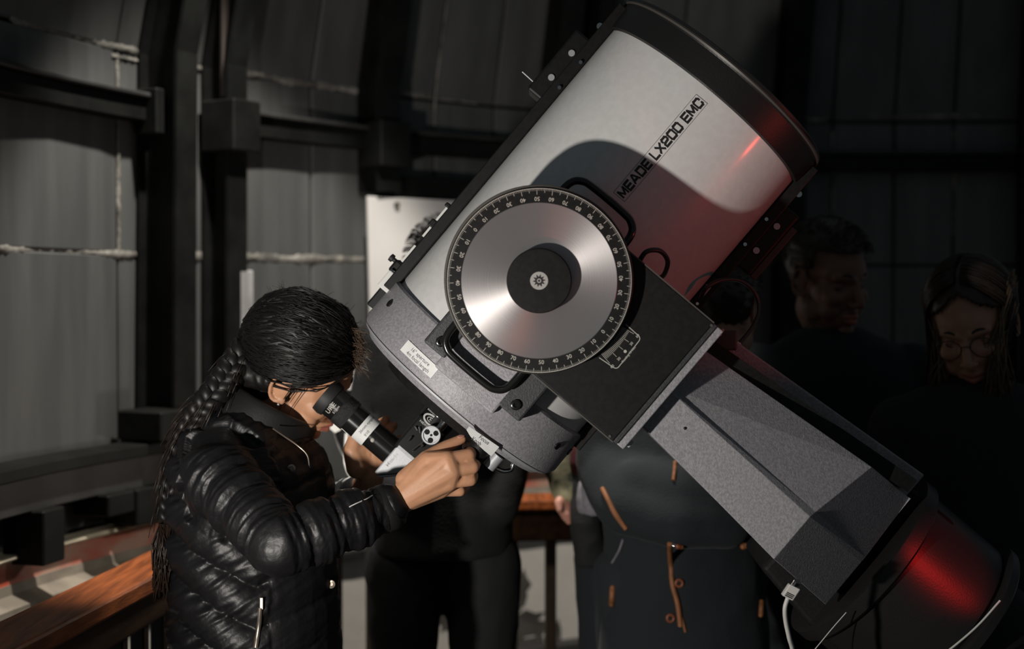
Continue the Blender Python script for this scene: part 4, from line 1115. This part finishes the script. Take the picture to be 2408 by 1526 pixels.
for i in range(len(v)):
    p = v[i]; r1, s1 = nearest(p, arm); r2, s2 = nearest(p, armL)
    if min(r1, r2) < .092 and not (r1 < r2 and s1 < .035 and p[0] < -.55):
        s = s1 if r1 < r2 else s2; per = .062
        tri_ = abs(math.sin(PI * s / per)); puff = tri_ ** .55 * .011 - .006
        pv = Vector(p); wn = noise.noise(Vector((s * 95, pv.z * 13 + pv.y * 9, pv.x * 6))) + .6 * noise.noise(Vector((s * 190, pv.z * 22, pv.y * 22 + pv.x * 9)))
        wn += .5 * noise.noise(Vector((s * 260, pv.z * 30, pv.x * 30))); dsp = puff + .0062 * wn * (1.25 - .6 * tri_)
    else:
        x0 = abs(p[0] - (-.425)) if p[0] > -.425 else -(p[0] + .425) * 1.0
        xx = p[0] + .425
        q = p[2] + (.50 * xx if xx < .0 else -.35 * xx); per = .070
        tri_ = abs(math.sin(PI * q / per)); puff = tri_ ** .55 * .015 - .009
        a_ = p[0] * .55 - p[2] * .85; b_2 = p[0] * .85 + p[2] * .45
        wn = noise.noise(Vector((a_ * 62, b_2 * 11, p[1] * 14))) + .6 * noise.noise(Vector((a_ * 130, b_2 * 22, p[1] * 25)))
        k = 1.0 if p[2] < 1.20 else max(.25, 1 - (p[2] - 1.20) * 6)
        front = 1.0 if xx < .02 else .35
        wn += .5 * noise.noise(Vector((a_ * 220, b_2 * 30, p[1] * 30)))
        dsp = (puff + .0062 * wn * (1.15 - .5 * tri_)) * k * front
    out[i] = p + nr[i] * dsp
set_verts(me, out)
jk_me = me
jo = link('puffer_jacket', me, 'nylon_black', wm, smooth=180)
sub = jo.modifiers.new('sub', 'SUBSURF'); sub.levels = 1; sub.render_levels = 1
# collar
mb = MB(); rings = []
for (dz, rx, ry) in ((0, .105, .112), (.03, .098, .105), (.062, .090, .098), (.075, .084, .092), (.070, .074, .082), (.02, .070, .078)):
    c = P(592, 1012, 2.54) + (Ui * .85 + RT * .15) * dz
    rings.append(ell_ring(c, (RT * .88 - UP * .48) * rx, FW * ry, 40))
mb.loft(rings, caps=False); me = mb.mesh('collar')
co = link('collar', me, 'nylon_flat', jo, smooth=180); sb = co.modifiers.new('s', 'SUBSURF'); sb.levels = 1; sb.render_levels = 1
JS = snapper(jk_me, .001)
def on(f, pts, l): return [q for q in (f(*p, l) for p in pts) if q is not None]
MB().tube(smoothpath([P(642, 1008, 2.425), P(668, 1026, 2.41), P(700, 1048, 2.40), P(722, 1070, 2.40), P(728, 1100, 2.405)], 6), .0013, 6).build('collar_zip', 'zip_metal', jo, smooth=80)
for (px, py) in ((685, 1102), (778, 1373)):
    q = JS(px, py, .001)
    if q is None: continue
    MB().lathe(q, -FW, [(0, .007), (.003, .007), (.0035, .004), (.002, .003), (.002, .0004)], 20, caps=False).build('snap_button', 'zip_metal', jo, smooth=40)
zz = on(JS, [(612, 1428), (610, 1455), (607, 1480), (604, 1505), (602, 1524)], .002)
MB().tube(zz, .0040, 8).build('pocket_zip', 'zip_metal', jo, smooth=60)
MB().box(JS(614, 1418, .003), RT * .003, UP * .010, FW * .002).build('zip_puller', 'zip_metal', jo, smooth=0, bevel=.001)
# knitted cuff edge
d = (P(960, 1165, 2.30) - R_wr).normalized(); mb = MB(); mb.lathe(R_wr - d * .015, d, [(0, .038), (.02, .040), (.034, .036), (.036, .031), (.02, .030)], 28, caps=False); mb.build('cuff', 'nylon_flat', jo, smooth=60)
MB().tube(smoothpath(on(JS, [(822, 1192), (836, 1185), (848, 1180), (862, 1173), (876, 1166)], .001), 5), .0010, 6).build('sleeve_highlight', 'piping_highlight', jo, smooth=80)  # white line laid on the sleeve as its highlight
# trousers below the frame
tr = MB()
for yy in (2.44, 2.62): tr.chain([Vector((-.46, yy, .76)), Vector((-.44, yy, .48)), Vector((-.47, yy, .06))], [.095, .08, .06])
tr.sphere((-.45, 2.53, .76), (.11, .14, .10)); link('trousers', remesh(tr, .010, 4), 'cloth_black', wm, smooth=180)
for yy in (2.44, 2.62): MB().capsule((-.48, yy, .045), (-.33, yy, .04), .045, .038).build('shoe', 'black_rubber', wm, smooth=180)

# right hand on the focus knob
dH = 2.33
RW_ = (930, 1183, dH - .02)
palm = [((1008, 1085, dH - .015), .017), ((1052, 1083, dH - .028), .0165), ((1062, 1108, dH - .030), .0165), ((1056, 1133, dH - .022), .0155), ((1036, 1153, dH - .006), .0140)]
fing = [([(1052, 1080, dH - .028), (1103, 1070, dH - .018), (1112, 1058, dH + .012), (1098, 1050, dH + .030)], [.0120, .0112, .0098, .0085]),
        ([(1062, 1107, dH - .030), (1112, 1098, dH - .020), (1118, 1086, dH + .012), (1100, 1076, dH + .032)], [.0122, .0114, .0100, .0086]),
        ([(1056, 1133, dH - .022), (1107, 1128, dH - .014), (1112, 1118, dH + .016), (1095, 1108, dH + .034)], [.0116, .0108, .0096, .0082]),
        ([(1036, 1153, dH - .006), (1082, 1154, dH + .000), (1094, 1146, dH + .022), (1082, 1138, dH + .038)], [.0105, .0096, .0086, .0074]),
        ([(955, 1128, dH - .012), (1003, 1078, dH - .008), (1050, 1050, dH + .006), (1086, 1032, dH + .016)], [.0180, .0135, .0108, .0082])]
rh = hand(wm, RW_, palm, fing, 'skin', 'right_hand', extra=lambda mb: mb.capsule(P(890, 1205, 2.29), P(*RW_), .027, .0245))
nail(rh, (1084, 1026, dH + .008), UP * .8 - FW * .6, RT * .8 + UP * .4)
# left hand cupped under the eyepiece
dL = 2.545
palm = [((836, 1062, dL - .008), .0185), ((858, 1052, dL), .017), ((880, 1062, dL + .004), .017), ((892, 1085, dL + .006), .016)]
fing = [([(840, 1100, dL - .012), (828, 1060, dL - .014), (838, 1020, dL - .012), (860, 995, dL - .006)], [.020, .0165, .0120, .0100]),
        ([(868, 1050, dL + .004), (880, 1015, dL + .006), (895, 998, dL - .004), (908, 987, dL - .014)], [.0125, .0115, .0105, .0080]),
        ([(885, 1062, dL + .004), (900, 1028, dL + .008), (914, 1010, dL - .004), (926, 1001, dL - .014)], [.0125, .0115, .0100, .0078]),
        ([(895, 1085, dL + .006), (915, 1055, dL + .010), (930, 1040, dL - .002), (942, 1032, dL - .008)], [.0115, .0105, .0095, .0080])]
lh = hand(wm, (872, 1122, dL + .006), palm, fing, 'skin', 'left_hand', extra=lambda mb: mb.capsule(P(856, 1150, 2.585), P(872, 1122, dL + .006), .026, .024))

# ------------------------------------------------------------------ helpers for the people standing behind
def standing(pos, label, torso, legs, arms, m_cloth, m_legs, voxel=.010, wr=(.004, 9), name='person', cloth='coat', sub_floor=0.0):
    t = thing(name, pos, label, 'person')
    mb = MB(); mb.loft([ell_ring(P(*c), RT * hw, FW * hd) for c, hw, hd in torso])
    for pts, rs in arms: mb.chain([P(*p) for p in pts], rs)
    me = remesh(mb, voxel, 5, .5); wrinkle(me, wr[0], wr[1], random.random() * 20, (1, 1, .8))
    co = link(cloth, me, m_cloth, t, smooth=180)
    mb = MB()
    for pts, rs in legs: mb.chain([Vector(p) for p in pts], rs)
    me = remesh(mb, voxel * 1.1, 4, .5); wrinkle(me, .003, 12, 3.0)
    lg = link('trousers', me, m_legs, t, smooth=180)
    for pts, rs in legs:
        e = Vector(pts[-1]); MB().capsule(e + Vector((0, .03, -.02)), e + Vector((0, -.12, -.025)), .045, .036).build('shoe', 'black_rubber', t, smooth=180)
    return t, co
def two_legs(x, y, hip=.80, gap=.10, r=.095):
    return [([(x + s * gap, y, hip), (x + s * gap * 1.0, y, .45), (x + s * gap * 1.05, y, .07)], [r, r * .72, r * .55]) for s in (-1, 1)]
def X(px, d): return (px - 1204) / FPX * d

def short_hair(H, parent, m_, seed, ok):
    r_ = random.Random(seed); mb = MB()
    for _ in range(900):
        d = Vector((r_.uniform(-1, 1), r_.uniform(-1, 1), r_.uniform(-.4, 1))).normalized(); c = (d.x * .082, -.014 + d.y * .103, .044 + d.z * .093)
        if not ok(*c): continue
        p0 = H(*c); nn = (p0 - H(0, -.014, .044)).normalized()
        mb.tube([p0 - nn * .003, p0 + nn * .006 + H.y * .005, p0 + nn * .009 + H.y * .013 - H.z * .003], .0011, 3)
    mb.build('hair_tips', m_, parent, smooth=180, fix=False)['kind'] = 'stuff'

# person in black behind the eyepiece
d2 = 3.15
p2, c2 = standing((X(1040, d2), d2, 0), 'person in plain black clothes standing behind the eyepiece, hidden by the tube', [((1040, 1300, d2), .150, .115), ((1040, 1180, d2), .158, .12), ((1045, 1050, d2), .160, .12), ((1045, 930, d2), .170, .12), ((1045, 840, d2), .168, .11), ((1045, 780, d2), .12, .09), ((1045, 745, d2), .06, .06)],
    two_legs(X(1042, d2), d2, .80, .088, .088),
    [([(905, 818, d2), (838, 985, d2 - .02), (880, 1120, d2 - .10), (960, 1170, d2 - .13)], [.070, .056, .050, .042]), ([(1185, 818, d2), (1205, 1020, d2), (1172, 1190, d2 - .06)], [.068, .055, .045])], 'cloth_black', 'cloth_black')
H2 = HeadF(P(1077, 662, d2 - .02), -FW * .75 + RT * .65, UP)
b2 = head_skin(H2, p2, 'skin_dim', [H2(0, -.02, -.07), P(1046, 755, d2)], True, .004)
h2 = hair_cap(H2, p2, 'hair_black', (.086, .108, .098), (0, -.016, .046), lambda x, y, z: z > .055 or (y < -.0 and z > -.06), .006)
rr = random.Random(21); mb = MB()
for k in range(500):
    d = Vector((rr.uniform(-1, 1), rr.uniform(-1, .8), rr.uniform(-.2, 1))).normalized(); p0 = H2(d.x * .084, -.016 + d.y * .106, .046 + d.z * .096); nn = (p0 - H2(0, -.016, .046)).normalized()
    mb.tube([p0, p0 + nn * .010 + H2.z * .004, p0 + nn * .018 - H2.y * .008], .0010, 3)
mb.build('hair_tips', 'hair_black', h2, smooth=180, fix=False)['kind'] = 'stuff'
def pipe(parent, pts, r, name='piping', m_='piping_highlight'):
    f = snapper(parent.data); k = []
    for p in pts:
        q = f(p[0], p[1], r * .5); k.append(q if q is not None and abs((q - CAM).dot(FW) - p[2]) < .3 else P(*p))
    return MB().tube(smoothpath(k, 6), r, 8).build(name, m_, parent, smooth=80)
pipe(c2, [(836, 852, d2 - .075), (830, 880, d2 - .080), (823, 918, d2 - .085)], .0045); pipe(c2, [(822, 893, d2 - .082), (812, 903, d2 - .085), (806, 907, d2 - .086)], .003)
mb = MB(); mb.loft([[P(*q, d2 - .095) for q in ((782, 986), (803, 1004), (800, 1012), (788, 1018), (775, 1008))], [P(*q, d2 - .088) for q in ((782, 986), (803, 1004), (800, 1012), (788, 1018), (775, 1008))]]); mb.build('zip_tag', 'piping_highlight', c2, smooth=0)
pipe(c2, [(817, 1020, d2 - .10), (816, 1050, d2 - .11), (816, 1085, d2 - .115), (820, 1112, d2 - .12), (832, 1124, d2 - .12)], .0045)

# person in the duffle coat, arms folded
d3 = 2.98
p3, c3 = standing((X(1600, d3), d3, 0), 'person in a navy duffle coat with wooden toggles, arms folded, behind the fork arm', [((1610, 1640, d3), .185, .135), ((1608, 1500, d3), .178, .13), ((1605, 1380, d3), .168, .125), ((1600, 1270, d3), .158, .12), ((1600, 1150, d3), .168, .12), ((1605, 1020, d3), .180, .12), ((1612, 920, d3), .175, .11), ((1630, 860, d3), .13, .09), ((1650, 815, d3), .065, .065)],
    two_legs(X(1600, d3), d3, .80, .09),
    [([(1455, 930, d3), (1425, 1090, d3 - .03), (1475, 1185, d3 - .12), (1600, 1225, d3 - .17), (1710, 1235, d3 - .15)], [.072, .066, .062, .058, .048]), ([(1780, 950, d3), (1790, 1110, d3 - .02), (1740, 1180, d3 - .12), (1600, 1165, d3 - .15), (1500, 1130, d3 - .13)], [.072, .066, .060, .055, .045])], 'cloth_navy', 'jeans_blue')
H3 = HeadF(P(1690, 730, d3 - .02), FW * .85 + RT * .4 - UP * .1, UP)
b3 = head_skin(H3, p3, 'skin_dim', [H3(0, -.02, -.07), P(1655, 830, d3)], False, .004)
h3 = hair_cap(H3, p3, 'hair_dark_brown', (.083, .105, .095), (0, -.014, .044), lambda x, y, z: z > .058 or (y < .0 and z > -.11), .006); short_hair(H3, h3, 'hair_dark_brown', 41, lambda x, y, z: z > .06 or y < 0)
fd = d3 - .225
pipe(c3, [(1576, 1276, d3 - .14), (1577, 1320, d3 - .142), (1582, 1375, d3 - .15), (1594, 1420, d3 - .152), (1600, 1472, d3 - .15)], .0055, 'front_cord', 'leather_tan')
pipe(c3, [(1594, 1420, d3 - .152), (1604, 1455, d3 - .15), (1612, 1486, d3 - .148)], .0028, 'front_cord', 'leather_tan')
pipe(c3, [(1587, 1088, d3 - .20), (1586, 1110, d3 - .20), (1584, 1130, d3 - .20)], .0040, 'front_cord', 'leather_tan')
pipe(c3, [(1418, 1148, d3 - .185), (1432, 1176, d3 - .195), (1448, 1208, d3 - .20), (1474, 1242, d3 - .21)], .0052, 'strap', 'leather_tan')
pipe(c3, [(1466, 1268, d3 - .13), (1456, 1296, d3 - .13), (1440, 1324, d3 - .12)], .0024, 'edge_piping', 'cloth_grey')
for (px, py) in ((1597, 1371), (1577, 1453)):
    q = snapper(c3.data)(px, py, .003); mb = MB(); n = 20
    mb.loft([[q + (RT * math.cos(2 * PI * i / n) + UP * math.sin(2 * PI * i / n)) * (.0068 + .0028 * math.cos(2 * PI * j / 8)) - FW * .0028 * math.sin(2 * PI * j / 8) for i in range(n)] for j in range(9)], caps=False); mb.build('button', 'toggle_wood', c3, smooth=80)
    MB().cyl(q, q + FW * .004, .0062, n=16).build('button_base', 'cloth_black', c3)
MB().sphere(snapper(c3.data)(1586, 1279, .004), .006, 12, 8).build('toggle_cap', 'chrome', c3)
MB().capsule(snapper(c3.data)(1586, 1279, .004), snapper(c3.data)(1602, 1282, .004), .005, .005).build('toggle', 'toggle_wood', c3, smooth=180)
for (pp, r) in ((((1443, 1382, d3 - .10), (1441, 1420, d3 - .10)), .006), (((1788, 1415, d3 - .10), (1786, 1446, d3 - .10)), .005), (((1745, 1285, d3 - .20), (1770, 1272, d3 - .20)), .006)):
    sn = snapper(c3.data); qa, qb = sn(*pp[0][:2], .003), sn(*pp[1][:2], .003)
    if qa is None or qb is None: continue
    MB().capsule(qa, qb, r, r).build('tab', 'leather_tan', c3, smooth=180)

# person with camouflage sleeve and dark red jacket between them
d6 = 3.22
p6, c6 = standing((X(1440, d6), d6, 0), 'person in a dark red jacket with a camouflage sleeve, half hidden beside the duffle coat', [((1455, 1300, d6), .060, .09), ((1445, 1180, d6), .075, .10), ((1430, 1060, d6), .10, .12), ((1440, 940, d6), .13, .12), ((1450, 860, d6), .13, .10), ((1455, 800, d6), .06, .06)],
    two_legs(X(1475, d6), d6, .80, .05, .070), [([(1500, 880, d6), (1520, 1050, d6), (1490, 1180, d6 - .08)], [.06, .05, .04])], 'cloth_black', 'jeans_blue')
mb = MB(); mb.chain([P(1360, 890, d6 - .02), P(1308, 1040, d6 - .06), P(1322, 1100, d6 - .075), P(1334, 1158, d6 - .09)], [.060, .044, .040, .030]); me = remesh(mb, .007, 4); wrinkle(me, .004, 14, 2.0)
link('camouflage_sleeve', me, 'camo', c6, smooth=180)
mb = MB(); mb.loft([ell_ring(P(*c), RT * a, FW * b) for c, a, b in (((1385, 1000, d6 - .10), .012, .03), ((1372, 1050, d6 - .11), .024, .035), ((1366, 1090, d6 - .115), .024, .032), ((1370, 1125, d6 - .11), .016, .02))]); me = remesh(mb, .006, 3); wrinkle(me, .003, 16, 5.0)
link('jacket_front', me, 'cloth_red', c6, smooth=180)
mb = MB(); mb.loft([ell_ring(P(*c), RT * a, FW * b) for c, a, b in (((1400, 1000, d6 - .09), .02, .03), ((1392, 1080, d6 - .105), .032, .035), ((1380, 1150, d6 - .11), .034, .034), ((1378, 1230, d6 - .11), .034, .03), ((1392, 1330, d6 - .09), .034, .03))]); me = remesh(mb, .006, 3); wrinkle(me, .003, 16, 6.0)
link('coat_flap', me, 'cloth_black', c6, smooth=180)
hand(c6, (1332, 1160, d6 - .09), [((1326, 1182, d6 - .10), .016), ((1340, 1186, d6 - .09), .016)], [([(1322, 1180, d6 - .10), (1322, 1200, d6 - .105), (1330, 1218, d6 - .10)], [.012, .0105, .008]), ([(1332, 1186, d6 - .10), (1334, 1208, d6 - .105), (1338, 1226, d6 - .10)], [.012, .0105, .008]), ([(1343, 1186, d6 - .09), (1345, 1205, d6 - .10), (1346, 1222, d6 - .095)], [.011, .010, .008]), ([(1350, 1180, d6 - .09), (1353, 1198, d6 - .10), (1354, 1212, d6 - .095)], [.010, .009, .007]), ([(1322, 1168, d6 - .10), (1314, 1182, d6 - .115), (1316, 1198, d6 - .12)], [.012, .0105, .008])], 'skin_pink', 'hand', .003)
H6 = HeadF(P(1455, 715, d6 - .02), -FW * .8 + RT * .4, UP); b6 = head_skin(H6, p6, 'skin_dim', [H6(0, -.02, -.07), P(1455, 810, d6)], True, .0045)
hair_cap(H6, p6, 'hair_dark_brown', (.086, .108, .098), (0, -.016, .046), lambda x, y, z: z > .06 or (y < -.0 and z > -.06), .006)
mb = MB(); mb.loft([ell_ring(P(*c), RT * a, FW * .05) for c, a in (((1395, 1205, d3 + .02), .030), ((1395, 1170, d3 + .02), .036), ((1400, 1130, d3 + .03), .034))]); me = remesh(mb, .006, 3); wrinkle(me, .003, 18, 9.0)
link('shirt_hem', me, 'cloth_grey', c6, smooth=180)

# person with the shadowed face further back
d4 = 3.30
p4, c4 = standing((X(1965, d4), d4, 0), 'person in dark navy clothes, face in deep shadow, standing right of the tube', [((1960, 1300, d4), .18, .125), ((1960, 1150, d4), .185, .13), ((1965, 1000, d4), .20, .13), ((1965, 890, d4), .215, .12), ((1962, 820, d4), .16, .10), ((1955, 775, d4), .07, .07)],
    two_legs(X(1965, d4), d4, .80, .10), [([(1775, 880, d4), (1750, 1090, d4), (1820, 1240, d4 - .10)], [.075, .06, .048]), ([(2150, 880, d4), (2180, 1090, d4), (2120, 1250, d4 - .08)], [.075, .06, .048])], 'cloth_navy', 'jeans_blue')
H4 = HeadF(P(1945, 655, d4 - .02), -FW * .80 + RT * .55 - UP * .25, UP + RT * -.10, 1.02)
b4 = head_skin(H4, p4, 'skin_shadowed', [H4(0, -.02, -.07), P(1955, 790, d4)], True, .0036); lips(H4, b4)
h4 = hair_cap(H4, p4, 'hair_dark_brown', (.081, .102, .092), (0, -.014, .044), lambda x, y, z: z > .078 or (y < .02 and z > .03) or (y < -.02 and z > -.05), .004, thick=.005); short_hair(H4, h4, 'hair_dark_brown', 44, lambda x, y, z: z > .075 or (y < .02 and z > .03))

# person with glasses and fair hair at the far right
d5 = 2.85
p5, c5 = standing((X(2300, d5), d5, 0), 'person with round glasses and loose fair hair looking down at far right', [((2290, 1450, d5), .17, .12), ((2290, 1250, d5), .175, .125), ((2295, 1100, d5), .185, .125), ((2300, 1000, d5), .19, .115), ((2300, 930, d5), .14, .095), ((2295, 890, d5), .062, .062)],
    two_legs(X(2300, d5), d5, .80, .09), [([(2120, 1010, d5), (2090, 1210, d5), (2150, 1360, d5 - .08)], [.066, .055, .042]), ([(2480, 1010, d5), (2510, 1210, d5), (2450, 1360, d5 - .08)], [.066, .055, .042])], 'cloth_charcoal', 'jeans_blue')
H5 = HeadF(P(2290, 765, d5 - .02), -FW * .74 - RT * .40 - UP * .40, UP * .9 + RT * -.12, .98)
b5 = head_skin(H5, p5, 'skin_dim', [H5(0, -.02, -.07), P(2298, 905, d5)], False, .0034); lips(H5, b5)
h5 = hair_cap(H5, p5, 'hair_dark_brown', (.082, .103, .093), (0, -.014, .044), lambda x, y, z: (y > .02 and z > .104 - abs(x) * .75) or (y <= .02 and z > -.04), .003, thick=.004)
mb = MB(); rr = random.Random(31)
for k in range(360):
    s = rr.choice((-1, 1)); x0 = H5(s * rr.uniform(.070, .092), rr.uniform(-.06, .015), rr.uniform(.02, .09)); ln = rr.uniform(.14, .23)
    mb.tube([x0, x0 + Vector((s * .02, -.01, -ln * .33)), x0 + Vector((s * .028 + rr.uniform(-.015, .015), -.015, -ln * .66)), x0 + Vector((s * .022 + rr.uniform(-.02, .02), -.01, -ln))], .0013, 4)
mb.build('loose_hair', 'hair_fair', h5, smooth=180, fix=False)['kind'] = 'stuff'
mb = MB(); rr = random.Random(77)
for k in range(900):   # centre-parted hair combed down over the temples
    s = rr.choice((-1, 1)); y0 = rr.uniform(-.9, .62); d0 = Vector((s * .06, y0, 1 - .35 * abs(y0))).normalized(); d1 = Vector((s * 1.0, y0 * .75 - .12, -.10 + rr.uniform(-.15, .15))).normalized(); pts = []
    lf = rr.uniform(.001, .008)
    for q in range(9):
        d = d0.slerp(d1, q / 8); pts.append(H5(d.x * (.083 + lf), -.014 + d.y * (.104 + lf), .044 + d.z * (.094 + lf)))
    e = pts[-1]; l = rr.uniform(.06, .16)
    pts += [e + Vector((s * .006, -.004, -l * .5)), e + Vector((s * .004 + rr.uniform(-.012, .012), -.006, -l))]
    mb.tube(pts, [.0012] * 9 + [.0010, .0005], 3)
mb.build('combed_hair', 'hair_dark_brown', h5, smooth=180, fix=False)['kind'] = 'stuff'
gl = thing('eyeglasses', H5(0, .105, 0), 'thin dark round eyeglasses worn by the fair haired person', 'glasses')
for s in (-1, 1):
    pts = [H5(s * .033 + .024 * math.cos(t), .102 - .004 * abs(math.cos(t)), -.004 + .021 * math.sin(t)) for t in np.linspace(0, 2 * PI, 29)]
    MB().tube(pts, .0012, 6, False).build('rim', 'black_gloss', gl, smooth=80)
    MB().tube([H5(s * .057, .098, .002), H5(s * .074, .05, .004), H5(s * .080, -.005, .006)], .0012, 6).build('temple', 'black_gloss', gl, smooth=80)
MB().tube([H5(-.009, .102, .0), H5(0, .106, .003), H5(.009, .102, .0)], .0012, 6).build('bridge', 'black_gloss', gl, smooth=80)
